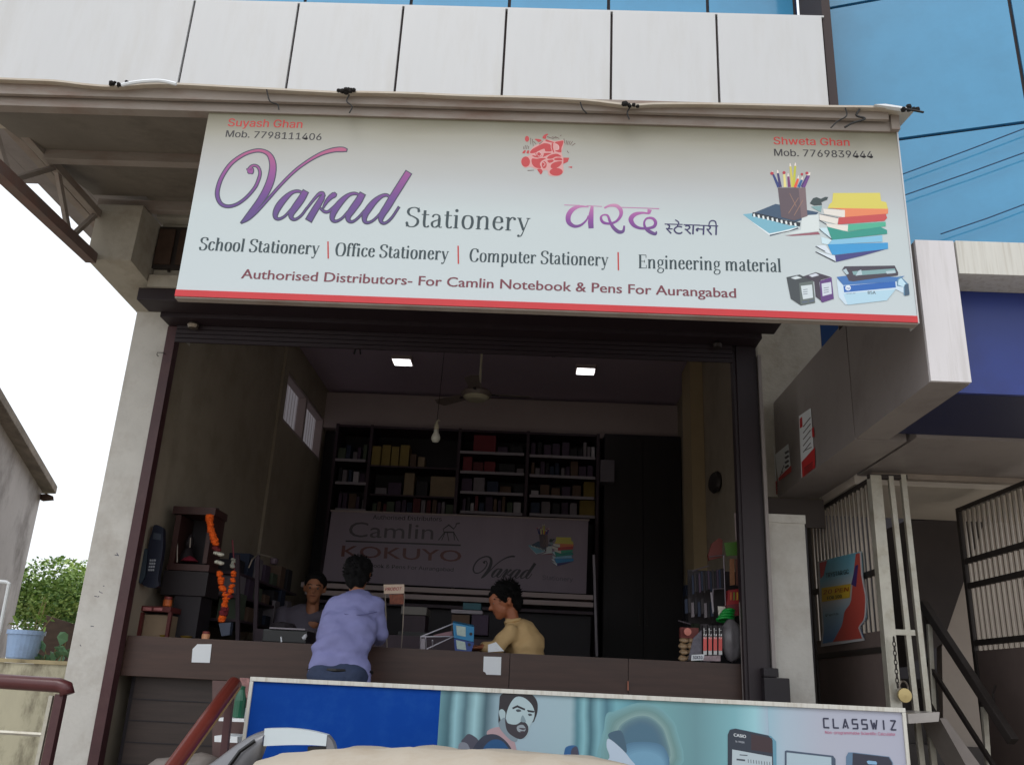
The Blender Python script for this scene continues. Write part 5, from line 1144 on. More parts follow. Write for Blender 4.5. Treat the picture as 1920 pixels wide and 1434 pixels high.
# ---- banner
YN = 10.9
bn = thing('wall_banner', P(860, 1110, YN), 'grey white distributor banner hung across the shelving at the back of the shop', 'banner')
bq = [(622, 958), (1103, 976), (1099, 1113), (603, 1088)]
mk('banner_sheet', PR([P(x, y, YN) for x, y in bq], (0, .004, 0)), mat('banner_cloth', (160, 146, 160), .6, var=.06, scale=1.5, stretch=(3, 1, .6)), bn)
mk('batten', BAR(P(620, 957, YN), P(1105, 975, YN), .03, .02), m_bulk, bn)
Bn = Board(lambda x, y: P(x, y, YN), (0, -1, 0), bn, .003, .0003)
ik = ink_mat((48, 42, 46)); ir = ink_mat((150, 44, 52))
text(Bn, 'Authorised Distributors', (699, 973), (828, 977), 8, ik, .02)
text(Bn, 'Camlin', (653, 1006), (812, 1011), 28, ink_mat((84, 76, 82)), 0, geo=True)
Bn.strips('rule', ik, [[(648, 1014, 3), (864, 1022, 3)]])
text(Bn, 'KOKUYO', (640, 1043), (864, 1053), 21, ink_mat((110, 56, 50)), .02, geo=True)
text(Bn, 'Notebook & Pens For Aurangabad', (668, 1062), (850, 1071), 7, ik, .015)
text(Bn, 'Stationery', (1017, 1086), (1074, 1090), 8, ink_mat((110, 104, 116)), 0)
def cb8(p): return crop(600, 780, 3.3103, p)
Bn.strips('camel_mark', ik, [cb8(q) for q in ([(735, 770, 6), (770, 725, 6), (765, 700, 6), (800, 675, 10), (830, 700, 8), (845, 680, 6), (845, 668, 8), (868, 664, 8)], [(770, 720, 10), (830, 720, 10), (835, 770, 5)], [(830, 720, 5), (860, 775, 5)], [(790, 725, 5), (800, 775, 5)], [(775, 725, 5), (755, 770, 5)])])
cx, cy, kx, ky = 886, 1088, .512, .53
Bn.strips('script_lettering', ink_mat((44, 36, 48)), [[(886 + (x - 403) * .323, 1084 + (y - 420) * .30 + (x - 403) * .002, w_ * .42) for x, y, w_ in s_] for s_ in V])
def mini(p): return [(986 + (q[0]) * .0655, 979 + q[1] * .088 + q[0] * .002) + tuple(z_ * .075 for z_ in q[2:]) for q in p]
pen_pic(Bn, mini)

# ---- mid-ground furniture below the banner
lc = thing('low_cabinet', P(860, 1190, 9.6), 'long low cabinet with stacked shelves under the banner', 'cabinet')
xL, xR = P(560, 1130, 9.9).x, P(1112, 1140, 9.9).x
for k, (ya, th_) in enumerate(((1104, .05), (1118, .05), (1136, .03))):
    zz = P(860, ya, 9.9).z; mk('ledge', B(xL + .06 * k, xR, 9.9 - .02 * k, 10.4, zz - th_, zz), m_bulk if k < 2 else m_shd, lc)
mk('carcass', B(xL + .1, xR - .02, 10.0, 10.42, .8, P(860, 1140, 9.9).z - .01), m_dark, lc)
mk('post', BAR(P(1113, 1040, 9.88), P(1119, 1230, 9.88), .025, .025), m_shw, lc)
def clutter(name, px, Y, dep, M, lab, cat, bev=.004, group=None):
    o = mk(name, B(*pb(*px, Y, dep)), M, bevel=bev); return tag(o, lab, cat, group)
clutter('printer', (752, 1137, 800, 1152, ), 8.6, .35, mat('dim_grey_plastic', (120, 114, 108), .5, var=.08), 'grey machine top below the banner, right of the man in lavender', 'printer')
clutter('machine_stand', (756, 1153, 797, 1185), 8.62, .3, m_shd, 'dark box stand carrying the grey machine', 'stand')
clutter('tray', (846, 1143, 905, 1150), 8.6, .3, m_shw, 'pale flat tray below the banner left of the boy', 'tray')
clutter('teal_case', (868, 1130, 902, 1142.5), 8.62, .25, mat('teal_plastic', (20, 84, 96), .5, var=.1), 'dark teal case lying on the pale flat tray', 'case')
clutter('carton_stack', (846, 1152, 880, 1190), 8.62, .3, pmat['brown'], 'brown carton under the pale flat tray', 'carton')
clutter('carton_stack', (884, 1152, 915, 1190), 8.62, .3, pmat['dark purple'], 'dark carton beside the brown carton under the tray', 'carton')
clutter('monitor_back', (745, 1184, 800, 1232), 7.5, .06, m_black, 'black screen back standing on the desk between the man and the trays', 'screen')
clutter('desk', (470, 1190, 1000, 1300), 7.45, .5, m_shd, 'dark work desk standing behind the counter', 'desk')
# price card
pcd = thing('card_stand', P(738, 1215, 6.75), 'small cream and red card on a thin stand right of the man in lavender', 'card')
mk('card', PR([P(719, 1095, 6.75), P(758, 1095, 6.75), P(758, 1112, 6.75), P(720, 1113, 6.75)], (0, .004, 0)), mat('cream_card', (214, 190, 170), .6, var=.05), pcd)
mk('card_picture', PR([P(730, 1114, 6.75), P(756, 1113, 6.75), P(757, 1132, 6.75), P(731, 1132, 6.75)], (0, .004, 0)), mat('brown_print', (130, 70, 50), .6, var=.5, scale=40), pcd)
mk('stand_wire', T([P(758, 1112, 6.76), P(755, 1180, 6.76), P(752, 1222, 6.76)], .004, 5), m_steel, pcd); mk('stand_wire', T([P(722, 1112, 6.76), P(726, 1222, 6.76)], .004, 5), m_steel, pcd)
Cd = Board(lambda x, y: P(x, y, 6.75), (0, -1, 0), pcd, .001, .0006); text(Cd, 'PRODOT', (722, 1107), (752, 1106), 6, ink_mat((170, 50, 60)), .02, slant=.15)
# counter top things
zt = ZK + .0005
def on(x, Y): return P(x, 1215, Y).x
# letter tray / blue box files
bf = thing('wire_tray', (on(825, 6.65), 6.65, zt), 'wire letter rack lying open on the counter with papers inside', 'letter rack')
pts = {'a': (791, 1192), 'b': (850, 1169), 'c': (850, 1192), 'd': (800, 1214), 'e': (788, 1213)}
YW = 6.58
for a, b in (((789, 1193), (850, 1168.5)), ((789, 1193), (852, 1192.5)), ((800, 1216), (850, 1193)), ((789, 1193), (788, 1216)), ((798, 1195), (799, 1216)), ((811, 1200), (811, 1214))):
    mk('wire', T([P(*a, YW), P(*b, YW + .1)], .0045, 6), mat('white_wire', (205, 200, 210), .4, var=0), bf)
mk('paper_pile', PR([P(812, 1190, YW + .08), P(848, 1182, YW + .08), P(849, 1191, YW + .08), P(813, 1191, YW + .08)], (0, .18, 0)), mat('dim_pink_paper', (150, 116, 122), .7, var=.1), bf)
mk('side_plate', PR([P(789, 1197, YW + .01), P(797, 1196, YW + .01), P(797, 1217, YW + .01), P(788, 1217, YW + .01)], (0, .02, 0)), m_shw, bf)
m_bf = mat('blue_file_card', (20, 120, 170), .45, var=.08, scale=6); m_bf2 = mat('deep_blue_file', (24, 60, 130), .45, var=.08, scale=6)
for k, (q, lq, M, lab, hole) in enumerate((([(849, 1167), (889, 1175), (888, 1203), (851, 1195)], [(855, 1172), (873, 1175), (873, 1193), (857, 1190)], m_bf, 'bright blue box file lying on top of the other beside the wire rack', (883, 1188)), ([(851, 1196), (889, 1204), (884, 1221), (853, 1219)], [(855, 1199), (872, 1203), (874, 1218), (857, 1216)], m_bf2, 'darker blue box file with a grey label under the bright blue one', (880, 1208)))):
    t = thing('box_file', P(868, 1215, 6.56), lab, 'box file', 'blue box files on the counter')
    mk('spine', PR([P(x, y, 6.55) for x, y in q], (-.02, .26, .03)), M, t); mk('spine_label', PR([P(x, y, 6.546) for x, y in lq], (0, .003, 0)), mat('pale_label', (170, 186, 180), .6, var=.15, scale=40), t)
    mk('finger_hole', LT(P(*hole, 6.5485) , [(.0, 0), (.011, 0), (.011, .002), (.0, .002)], 12, (0, -1, 0)), m_dark, t)
o = mk('hand_paper', PR([P(915, 1208, 6.60), P(930, 1203, 6.62), P(945, 1220, 6.60), P(915, 1222, 6.60)], (0, .01, 0)), m_paper); tag(o, 'folded white paper held down on the counter by the boy', 'paper')
# things left on the counter and desk
def jar(x, y0, y1, w_, Y, M, lidM, lab):
    a, b = P(x, y1, Y), P(x, y0, Y); r = w_ / 2 * (P(x + 1, y1, Y).x - a.x); h = b.z - a.z
    t = thing('jar', (a.x, Y, a.z), lab, 'jar', 'small jars near the shrine')
    mk('jar_body', LT((a.x, Y, a.z), [(.0, 0), (r * .95, .002), (r, h * .1), (r, h * .68), (.0, h * .7)], 14), M, t); mk('lid', LT((a.x, Y, a.z + h * .701), [(r * .9, 0), (r * .9, h * .28), (.0, h * .3)], 14), lidM, t)
m_or = mat('orange_content', (190, 96, 40), .5, var=.2, scale=30); m_rl = mat('dull_red_lid', (120, 44, 40), .5, var=.1)
jar(385, 1183, 1199, 15, 6.60, mat('peach_jar', (214, 150, 110), .4, var=.2, scale=30), m_rl, 'little orange jar standing on the counter above the cut paper')
jar(313, 1118, 1137, 16, 6.80, m_or, m_rl, 'orange jar with a red lid standing on the red brown stand')
for k, (x, y, lab) in enumerate(((304, 1192, 'tiny brass lamp on the counter below the red brown stand'), (349, 1193, 'small flat brass dish on the counter below the shrine box'))):
    a = P(x, y + 3, 6.62); r = .022 if k == 0 else .045; o = mk('brass_dish', LT((a.x, 6.62, zt), [(.0, 0), (r * .6, .002), (r, .018), (r * .85, .020), (.0, .008)], 14), mat('yellow_brass', (190, 160, 70), .35, .7)); tag(o, lab, 'dish')
st = thing('red_stand', P(292, 1190, 6.78), 'small red brown wooden stand with a cream box at the left counter end', 'stand')
mk('top', B(*pb(258, 1136, 320, 1146, 6.75, .25)), mat('red_brown_wood', (96, 36, 34), .5, var=.2), st); mk('leg', B(*pb(259, 1147, 265, 1194, 6.75, .03)), MATS['red_brown_wood'], st); mk('leg', B(*pb(312, 1147, 318, 1194, 6.76, .03)), MATS['red_brown_wood'], st)
clutter('cream_carton', (268, 1152, 316, 1193), 6.80, .2, mat('dull_cream_card', (150, 128, 104), .7, var=.12), 'cream carton standing under the red brown stand', 'carton')
for k, x in enumerate((268, 288)): clutter('small_packet', (x, 1138 + k, x + 16, 1144), 6.745, .004, mat('pink_packet', (190, 120, 120), .5, var=.3, scale=40), ['left', 'right'][k] + ' small pink packet tucked at the front of the red brown stand', 'packet', bev=0)
# shrine
shn = thing('wall_shrine', P(360, 1115, 7.0), 'dark wooden shrine cabinet with a framed opening on the left wall', 'shrine')
m_sh = mat('shrine_wood', (66, 38, 34), .5, var=.25, scale=8); m_sh2 = mat('shrine_dark', (36, 28, 32), .6, var=.15)
mk('top_board', B(*pb(324, 950, 404, 964, 6.95, .3)), m_sh, shn)
mk('side', B(*pb(323, 965, 333, 1056, 6.95, .28)), m_sh, shn); mk('side', B(*pb(386, 965, 394, 1056, 6.95, .28)), m_sh, shn)
mk('back', B(*pb(322, 950, 402, 1058, 7.24, .02)), m_sh2, shn)
mk('base_board', B(*pb(313, 1057, 392, 1069, 6.94, .3)), m_sh, shn)
mk('lower_box', B(*pb(303, 1070, 388, 1116, 6.94, .3)), m_sh2, shn, bevel=.006)
mk('lower_body', B(*pb(322, 1117, 372, 1194, 6.96, .26)), m_dark, shn)
for x in (333, 357): mk('silver_post', T([P(x, 990 if x == 333 else 1008, 6.97), P(x - 1, 1054 if x == 333 else 1026, 6.97)], .006, 6), m_steel, shn)
idl = thing('idol', P(345, 1055, 7.08), 'small dim figure with a crimson cloth inside the shrine', 'figurine')
c = P(350, 1055, 7.08); mk('figure_body', LT((c.x, 7.08, c.z), [(.0, 0), (.055, .004), (.06, .05), (.035, .10), (.022, .12), (.034, .15), (.03, .18), (.012, .22), (.0, .23)], 14), m_sh2, idl); mk('cloth', LT((c.x + .05, 7.0, c.z), [(.0, 0), (.07, .003), (.04, .03), (.0, .05)], 12), mat('crimson_cloth', (120, 24, 44), .7), idl)
# garland
ga = thing('marigold_garland', P(412, 1170, 6.9), 'orange marigold garland with white flower bunches hanging in a V beside the shrine', 'garland')
def beads(pts, cc, n, r, nm, Y=6.88):
    bm = bmesh.new(); q = spline(pts, 8); rr = random.Random(len(pts) + n)
    for k in range(n):
        x, y = q[int(k * (len(q) - 1) / max(1, n - 1))]; p = P(x, y, Y)
        p += Vector((rr.uniform(-.006, .006), rr.uniform(-.006, .006), rr.uniform(-.004, .004)))
        bmesh.ops.create_icosphere(bm, subdivisions=1, radius=r * rr.uniform(.85, 1.15), matrix=Matrix.Translation(p) @ Matrix.Scale(.62, 4, (0, 0, 1)))
    return mk(nm, bm, mat('petals_%d_%d_%d' % cc, cc, .8, var=.3, scale=40, bump=.6, bscale=90), ga)
OR = (236, 96, 12)
beads([(392, 968), (397, 995), (404, 1020)], OR, 17, .031, 'marigold_strand'); beads([(412, 1073), (417, 1100), (426, 1120)], OR, 13, .027, 'marigold_strand'); beads([(437, 1073), (434, 1100), (427, 1120)], OR, 12, .024, 'marigold_strand')
beads([(423, 1122), (422, 1136)], OR, 6, .024, 'marigold_strand'); beads([(418, 1155), (415, 1163)], OR, 5, .032, 'marigold_tassel')
beads([(404, 1026), (408, 1031)], (110, 30, 34), 4, .028, 'maroon_knot'); beads([(422, 1140), (420, 1150)], (110, 24, 34), 6, .034, 'maroon_knot'); beads([(425, 1112), (430, 1118)], (110, 24, 34), 4, .028, 'maroon_knot')
beads([(406, 1036), (416, 1040)], (206, 204, 188), 7, .024, 'white_bunch'); beads([(408, 1053), (416, 1056)], (206, 204, 188), 7, .024, 'white_bunch'); beads([(438, 1048), (437, 1062)], (150, 150, 138), 6, .019, 'white_bunch')
mk('string', T([P(436, 1012, 6.88), P(440, 1070, 6.88)], .006, 5), mat('crimson_string', (96, 28, 40), .7), ga)
# wall calculator display
wc = thing('calculator_display', PX(290, 1100, -2.86), 'oversized dark blue calculator shaped display on the left wall', 'display')
def pw_(x, y): return P(x, y, 6.62)
mk('case', PR([pw_(x, y) for x, y in spline([(289, 984), (304, 988), (306, 1000), (305, 1030), (300, 1060), (296, 1085), (297, 1098), (284, 1102), (266, 1094), (274, 1080), (276, 1050), (278, 1020), (284, 1000)], 3, closed=True)], (0, .05, 0)), mat('blue_black_plastic', (30, 34, 50), .35, var=.1), wc, bevel=0)
mk('side_flap', PR([pw_(x, y) for x, y in ((258, 1030), (277, 1028), (272, 1080), (264, 1094), (256, 1088))], (0, .03, .0)), mat('slate_card', (52, 64, 76), .5, var=.1), wc)
mk('display_window', PR([P(x, y, 6.616) for x, y in ((288, 998), (302, 1001), (301, 1012), (286, 1010))], (0, .003, 0)), mat('lcd_dim', (60, 66, 78), .4, var=.1), wc)
for r in range(4):
    for c_ in range(3): mk('key', PR([P(x, y, 6.616) for x, y in ((281 + c_ * 4 - r, 1048 + r * 6), (284 + c_ * 4 - r, 1048.5 + r * 6), (283.5 + c_ * 4 - r, 1052 + r * 6), (280.5 + c_ * 4 - r, 1051.5 + r * 6))], (0, .003, 0)), mat('grey_key', (150, 152, 160), .5, var=0), wc)
# clutter on the wall shelf behind the shrine
ws = thing('side_rack', P(480, 1080, 7.6), 'dark crowded rack along the left wall behind the garland', 'rack')
for k, y in enumerate((1076, 1120, 1165)):
    a, b = P(445, y, 7.4), P(560, y + 4, 9.2)
    mk('shelf', PR([a, Vector((b.x, 9.2, a.z)), Vector((-2.92, 9.2, a.z)), Vector((-2.92, 7.4, a.z))], (0, 0, .02)), m_shd, ws)
mk('upright', BAR(P(484, 1040, 7.6), P(478, 1200, 7.6), .03, .03), m_shd, ws); mk('upright', BAR(P(446, 1040, 7.42), P(446, 1200, 7.42), .03, .03), m_shd, ws)
rnd = random.Random(21); cols = ['black', 'dark blue', 'grey', 'dark purple', 'dull green', 'brown']
for ri, y in enumerate((1076, 1120, 1165)):
    for k in range(7):
        Y = 7.46 + .24 * k; z = P(445, y, 7.4).z + .021; h = rnd.uniform(.08, .24); cn_ = cols[(k + ri * 2) % 6]
        xl = P(445, y, 7.4).x + (P(560, y, 9.2).x - P(445, y, 7.4).x) * (Y - 7.4) / 1.8
        o = mk('rack_item', B(xl - .20, xl - .02, Y, Y + .16, z, z + h), pmat[cn_], bevel=.004)
        tag(o, '%s packet, %s from the street, %s shelf of the rack behind the garland' % (cn_, ordn[k], ['top', 'middle', 'bottom'][ri]), 'packet', 'packets on the dark rack behind the garland')
dl = thing('desk_lamp_arm', P(465, 1060, 7.3), 'thin shiny bent arm above the rack behind the garland', 'arm'); mk('arm', T([P(466, 1064, 7.3), P(473, 1048, 7.3), P(484, 1038, 7.3), P(508, 1044, 7.3), P(516, 1052, 7.3)], .008, 6), m_steel, dl); mk('head', LT(P(514, 1052, 7.3), [(.0, -.03), (.03, -.02), (.035, .02), (.0, .03)], 12), m_shd, dl)
ml = thing('scanner', P(535, 1190, 7.0), 'dark machine with a thin pale lid edge on the desk left of the man', 'machine')
mk('body', B(*pb(492, 1180, 575, 1205, 7.0, .3)), m_black, ml, bevel=.01); mk('lid_edge', B(*pb(505, 1176.5, 572, 1179.5, 6.98, .3)), m_shw, ml); mk('round_top', LT(P(530, 1176, 7.15), [(.11, 0), (.09, .03), (.0, .045)], 16), m_dark, ml)
o = mk('glass_piece', LT(P(571, 1194, 6.9), [(.0, -.025), (.018, -.01), (.012, .02), (.0, .03)], 10, (.5, -.3, .8)), mat('glinting_glass', (220, 220, 226), .2, var=.2)); tag(o, 'small glinting glass object left of the man in lavender', 'ornament')
o = mk('pen_stub', T([P(527, 1193, 6.7), P(528, 1203, 6.7)], .006, 6), m_paper); tag(o, 'short white pen standing at the counter edge under the dark machine', 'pen')
o = mk('blue_grey_pouch', PR([P(x, y, 6.8) for x, y in ((410, 1168), (433, 1166), (430, 1190), (415, 1192))], (0, .06, 0)), mat('slate_pouch', (60, 68, 86), .6, var=.15)); tag(o, 'slate blue pouch under the tip of the garland', 'pouch')

# ---- right end of the counter: display rack
YR = 6.62
rk = thing('display_rack', P(1330, 1235, YR), 'wire display rack with pens and pouches at the right end of the counter', 'display rack')
m_wire = mat('rack_wire', (120, 112, 120), .4, .5, var=0)
for (a, b) in (((1357, 1040), (1361, 1150)), ((1330, 1044), (1358, 1040)), ((1337, 1104), (1359, 1103)), ((1337, 1104), (1337, 1150)), ((1298, 1070), (1330, 1060)), ((1272, 1163), (1295, 1170))): mk('wire', T([P(*a, YR - .02), P(*b, YR - .02)], .004, 5), m_wire, rk)
mk('back_board', B(*pb(1290, 1070, 1390, 1170, YR + .22, .01)), m_sh2, rk)
for k in range(15):
    x = 1297 + k * 4.2; y = 1078 - k * .9 + rnd.uniform(-3, 3)
    pn = mk('pen_packet', PR([P(x, y, YR + .01 + .008 * (k % 3)), P(x + 3.4, y - 1, YR + .01 + .008 * (k % 3)), P(x + 5, y + 34, YR + .01 + .008 * (k % 3)), P(x + 1.5, y + 35, YR + .01 + .008 * (k % 3))], (0, .012, 0)), [pmat['dark blue'], m_sh2, pmat['black'], pmat['dark purple']][k % 4], rk)
for k in range(9):
    x = 1284 + k * 6; y = 1125 + rnd.uniform(-4, 6)
    mk('pen_packet', PR([P(x, y, YR + .02), P(x + 5, y - 1, YR + .02), P(x + 6, y + 26, YR + .02), P(x + 1, y + 27, YR + .02)], (0, .02, 0)), [pmat['dark blue'], m_sh2, pmat['grey'], pmat['black']][k % 4], rk)
def sh_(name, pts, Y, d, M, lab, cat): o = mk(name, PR([P(x, y, Y) for x, y in pts], (0, d, 0)), M); return tag(o, lab, cat)
sh_('red_pouch', [(1335, 1018), (1348, 1008), (1355, 1012), (1354, 1044), (1330, 1050), (1328, 1040)], YR - .0, .04, mat('dull_red_pouch', (104, 40, 32), .6, var=.2), 'dull red pouch hanging at the top of the display rack', 'pouch')
sh_('green_card', [(1358, 1017), (1386, 1015), (1391, 1040), (1362, 1042)], YR - .06, .01, mat('bright_green_card', (70, 112, 34), .5, var=.15), 'bright green card hanging right of the red pouch', 'card')
sh_('narrow_board', [(1377, 962), (1388, 962), (1390, 1012), (1380, 1012)], YR - .06, .01, m_bulk, 'narrow grey white panel beside the right shutter guide', 'panel')
for k, (x, lab) in enumerate(((1368, 'orange brown strip hanging left of its twin at the right of the rack'), (1379, 'darker strip hanging nearest the right shutter guide'))): sh_('hanging_strip', [(x, 1048), (x + 9, 1047), (x + 10, 1096), (x + 1, 1097)], YR - .03, .01, mat('strip_%d' % k, [(140, 92, 60), (100, 60, 50)][k], .5, var=.3, scale=30), lab, 'strip')
rb = thing('red_carton', P(1380, 1140, YR - .05), 'red and yellow printed carton leaning at the right shutter guide', 'carton')
mk('carton_body', PR([P(x, y, YR - .05) for x, y in ((1366, 1106), (1386, 1103), (1388, 1131), (1362, 1138))], (0, .08, 0)), mat('crimson_card', (150, 26, 34), .5, var=.15), rb); mk('carton_body', PR([P(x, y, YR - .07) for x, y in ((1362, 1134), (1392, 1130), (1392, 1152), (1368, 1155))], (0, .08, 0)), mat('dark_crimson_card', (110, 30, 38), .5, var=.15), rb)
for k in range(3): mk('printed_stripe', PR([P(x, y, YR - .054) for x, y in ((1369 + 6 * k, 1110), (1372 + 6 * k, 1109.5), (1372 + 6 * k, 1124), (1369 + 6 * k, 1125))], (0, .003, 0)), [m_or, mat('stripe_green', (110, 120, 40), .5, var=0), mat('stripe_yellow', (200, 150, 50), .5, var=0)][k], rb)
mir = sh_('small_picture', [(1346, 1136), (1360, 1137), (1359, 1153), (1347, 1153)], YR - .04, .006, mat('pale_tile_picture', (206, 200, 190), .5, var=.3, scale=60), 'small pale picture tile above the green coil', 'picture')
hd = sh_('white_hook', [(1332, 1110), (1335, 1110), (1339, 1146), (1336, 1149)], YR - .04, .006, m_shw, 'slim white holder bar left of the pale tile', 'holder')
gc = thing('green_coil', P(1360, 1160, YR - .05), 'bright green coiled tape lying on the pencil packs', 'coil'); m_g = mat('vivid_green', (20, 150, 60), .4, var=.1)
for k in range(4): mk('coil_turn', T([P(1360 + 15 * math.cos(t) * (1 - .1 * k) + 2 * k, 1161 - 5 * k + 3.2 * math.sin(t), YR - .05) + Vector((0, .04 * math.sin(t), 0)) for t in [2 * math.pi * i / 14 for i in range(15)]], .010, 6), m_g, gc, smooth=True)
# striped packs
for k in range(4):
    x = 1318 + 9.6 * k; t = thing('pencil_pack', P(x, 1228, 6.50), ['leftmost', 'second from the left', 'third from the left', 'rightmost'][k] + ' of the four red and white lettered packs on the counter', 'pencil pack', 'red and white packs on the counter')
    q = lambda a, b, y0, y1, d=0: PR([P(x + a + 1 * (y0 < 1200) * 0, y0, 6.50 - d), P(x + b, y0, 6.50 - d), P(x + b - 1.2 * 0, y1, 6.50 - d), P(x + a, y1, 6.50 - d)], (0, .05 if d == 0 else .002, 0))
    mk('pack_body', q(0, 8, 1172, 1228), m_dark, t)
    mk('red_band', q(.8, 7.2, 1194, 1219, .003), mat('coral_red', (224, 92, 88), .5, var=.08), t)
    mk('white_foot', q(.8, 7.2, 1219.3, 1227, .003), mat('pack_white', (206, 206, 206), .5, var=.3, scale=60), t)
    for j, chh in enumerate('LINC'):
        Pk = Board(lambda xx, yy: P(xx, yy, 6.496), (0, -1, 0), t, .001, .0005); yy = 1177 + 5.2 * j
        text(Pk, chh, (x + 1.4, yy + 4.4), (x + 6.6, yy + 4.4) if chh != 'I' else (x + 3.2, yy + 4.4), 4.2, ink_mat((228, 228, 228)), .03)
dt = thing('display_tray', P(1320, 1238, 6.5), 'low printed display tray holding the red and white packs', 'tray')
mk('tray_side', PR([P(x, y, 6.52) for x, y in [(1300, 1196), (1316, 1180), (1316, 1228), (1290, 1238)]], (0, .03, 0)), mat('tray_side_print', (96, 92, 104), .5, var=.4, scale=30), dt)
tb = thing('price_label', P(1308, 1237, 6.47), 'white price label with dark figures at the foot of the packs', 'label')
mk('label_card', PR([P(x, y, 6.48) for x, y in ((1297, 1227), (1321, 1226), (1319, 1237), (1296, 1238))], (0, .006, 0)), m_paper, tb)
Pl = Board(lambda x, y: P(x, y, 6.478), (0, -1, 0), tb, .001, .0005); text(Pl, '30X10', (1299, 1235), (1317, 1234.5), 6, ink_mat((60, 60, 90)), .03)
mk('tray_lip', PR([P(x, y, 6.47) for x, y in [(1321, 1229), (1351, 1228), (1351, 1239), (1319, 1238)]], (0, .008, 0)), mat('tray_front_print', (150, 130, 136), .5, var=.4, scale=40), dt)
pgb = thing('plastic_bag', P(1372, 1235, 6.55), 'bulging translucent grey plastic bag beside the right shutter guide', 'bag')
bm = bmesh.new(); bmesh.ops.create_icosphere(bm, subdivisions=3, radius=1); c = P(1371, 1200, 6.56)
for v in bm.verts:
    d = v.co.copy(); k = 1 - .3 * max(0, -d.z) ; v.co = Vector((c.x + d.x * .085 * k, c.y + d.y * .06, c.z + d.z * .15)) + d * .008 * math.sin(d.z * 12 + d.x * 15) + d * .005 * math.sin(d.y * 23)
mk('bag_body', bm, mat('grey_film', (120, 116, 120), .3, var=.25, scale=5), pgb, smooth=True)
nt_ = thing('nut_packets', P(1290, 1238, 6.55), 'stack of clear packets of brown nuts with a pink round cap on top', 'packets')
for k, y in enumerate((1234, 1222, 1211, 1200)):
    for x in (1281, 1296):
        bm = bmesh.new(); bmesh.ops.create_icosphere(bm, subdivisions=2, radius=1); c = P(x + (k % 2) * 2, y, 6.56)
        for v in bm.verts: v.co = Vector((c.x + v.co.x * .034, c.y + v.co.y * .03, c.z + v.co.z * .022)) + v.co * .004 * math.sin(v.co.x * 25 + v.co.z * 22)
        mk('packet', bm, mat('nut_packet', (150, 124, 96), .35, var=.35, scale=50), nt_, smooth=True)
mk('pink_cap', LT(P(1289, 1184, 6.5), [(.0, 0), (.026, 0), (.026, .012), (.0, .016)], 16, (0, -1, 0)), mat('salmon', (206, 124, 110), .5), nt_); mk('red_box', B(*pb(1276, 1176, 1310, 1196, 6.54, .06)), mat('dull_red_box', (110, 44, 40), .6, var=.2), nt_)
# display packets further back along the right wall
rr_ = thing('side_counter', P(1240, 1200, 8.4), 'dark side counter along the right wall behind the display rack', 'counter')
mk('top', B(1.10, 1.94, 7.6, 9.6, 1.78, 1.82), m_shd, rr_); mk('body', B(1.14, 1.94, 7.62, 9.58, .8, 1.778), m_dark, rr_)
for k in range(8):
    o = mk('wall_packet', B(1.55 + .04 * (k % 2), 1.90, 7.7 + .22 * k, 7.86 + .22 * k, 1.821, 2.0 + .18 * rnd.random() + (.5 if k > 4 else .2)), pmat[cols[k % 6]], bevel=.004)
    tag(o, '%s bundle, %s from the street on the side counter along the right wall' % (cols[k % 6], ordn[k]), 'bundle', 'bundles on the side counter')

# ================================================================== people
def blob(name, caps, M, parent, vox=.012, sm=4, fold=None):
    """caps: (p0, r0, p1, r1[, flatten xyz]) -> one continuous voxel-remeshed skin"""
    bm = bmesh.new()
    for cp_ in caps:
        p0, r0_, p1, r1_ = Vector(cp_[0]), cp_[1], Vector(cp_[2]), cp_[3]; sx = cp_[4] if len(cp_) > 4 else (1, 1, 1)
        n = max(2, int((p1 - p0).length / (min(r0_, r1_) * .35)) + 1) if (p1 - p0).length > 1e-4 else 1
        for k in range(n):
            t = k / max(1, n - 1); c = p0.lerp(p1, t); r = r0_ + (r1_ - r0_) * t
            bmesh.ops.create_icosphere(bm, subdivisions=2, radius=1, matrix=Matrix.Translation(c) @ Matrix.Diagonal((r * sx[0], r * sx[1], r * sx[2], 1)))
    me = bpy.data.meshes.new('tmp'); bm.to_mesh(me); bm.free(); o = bpy.data.objects.new('tmp', me); col.objects.link(o)
    rm = o.modifiers.new('r', 'REMESH'); rm.mode = 'VOXEL'; rm.voxel_size = vox
    s = o.modifiers.new('s', 'SMOOTH'); s.factor = .6; s.iterations = sm
    dg = bpy.context.evaluated_depsgraph_get(); ev = o.evaluated_get(dg); m2 = bpy.data.meshes.new_from_object(ev)
    bm = bmesh.new(); bm.from_mesh(m2); bpy.data.objects.remove(o); bpy.data.meshes.remove(me); bpy.data.meshes.remove(m2)
    if fold:
        bm.normal_update()
        for v in bm.verts: v.co += v.normal * fold(v.co)
    return mk(name, bm, M, parent, smooth=True)
def Q(x, y, Y): return P(x, y, Y)
m_skin = mat('brown_skin', (150, 98, 70), .55, var=.06, scale=12); m_hair = mat('black_hair', (9, 8, 9), .8, spec=.2, var=.3, scale=40, bump=.6, bscale=120)
def tufts(parent, c, r, n, up=.0, seed=1, flat=(1, 1, 1), cond=None, L=.035):
    rr = random.Random(seed); bm = bmesh.new()
    for _ in range(n):
        d = Vector((rr.gauss(0, 1), rr.gauss(0, 1), rr.gauss(0, 1))).normalized()
        if cond and not cond(d): continue
        p = Vector(c) + Vector((d.x * r * flat[0], d.y * r * flat[1], d.z * r * flat[2]))
        t = (d.cross(Vector((0, 0, 1))) + d * .5 + Vector((0, 0, up))).normalized(); s2 = d.cross(t).normalized() * .004
        e_ = p + t * L * rr.uniform(.5, 1.1) + d * .006
        bm.faces.new([bm.verts.new(p - s2), bm.verts.new(p + s2), bm.verts.new(e_)])
    mk('hair_strands', bm, m_hair, parent)
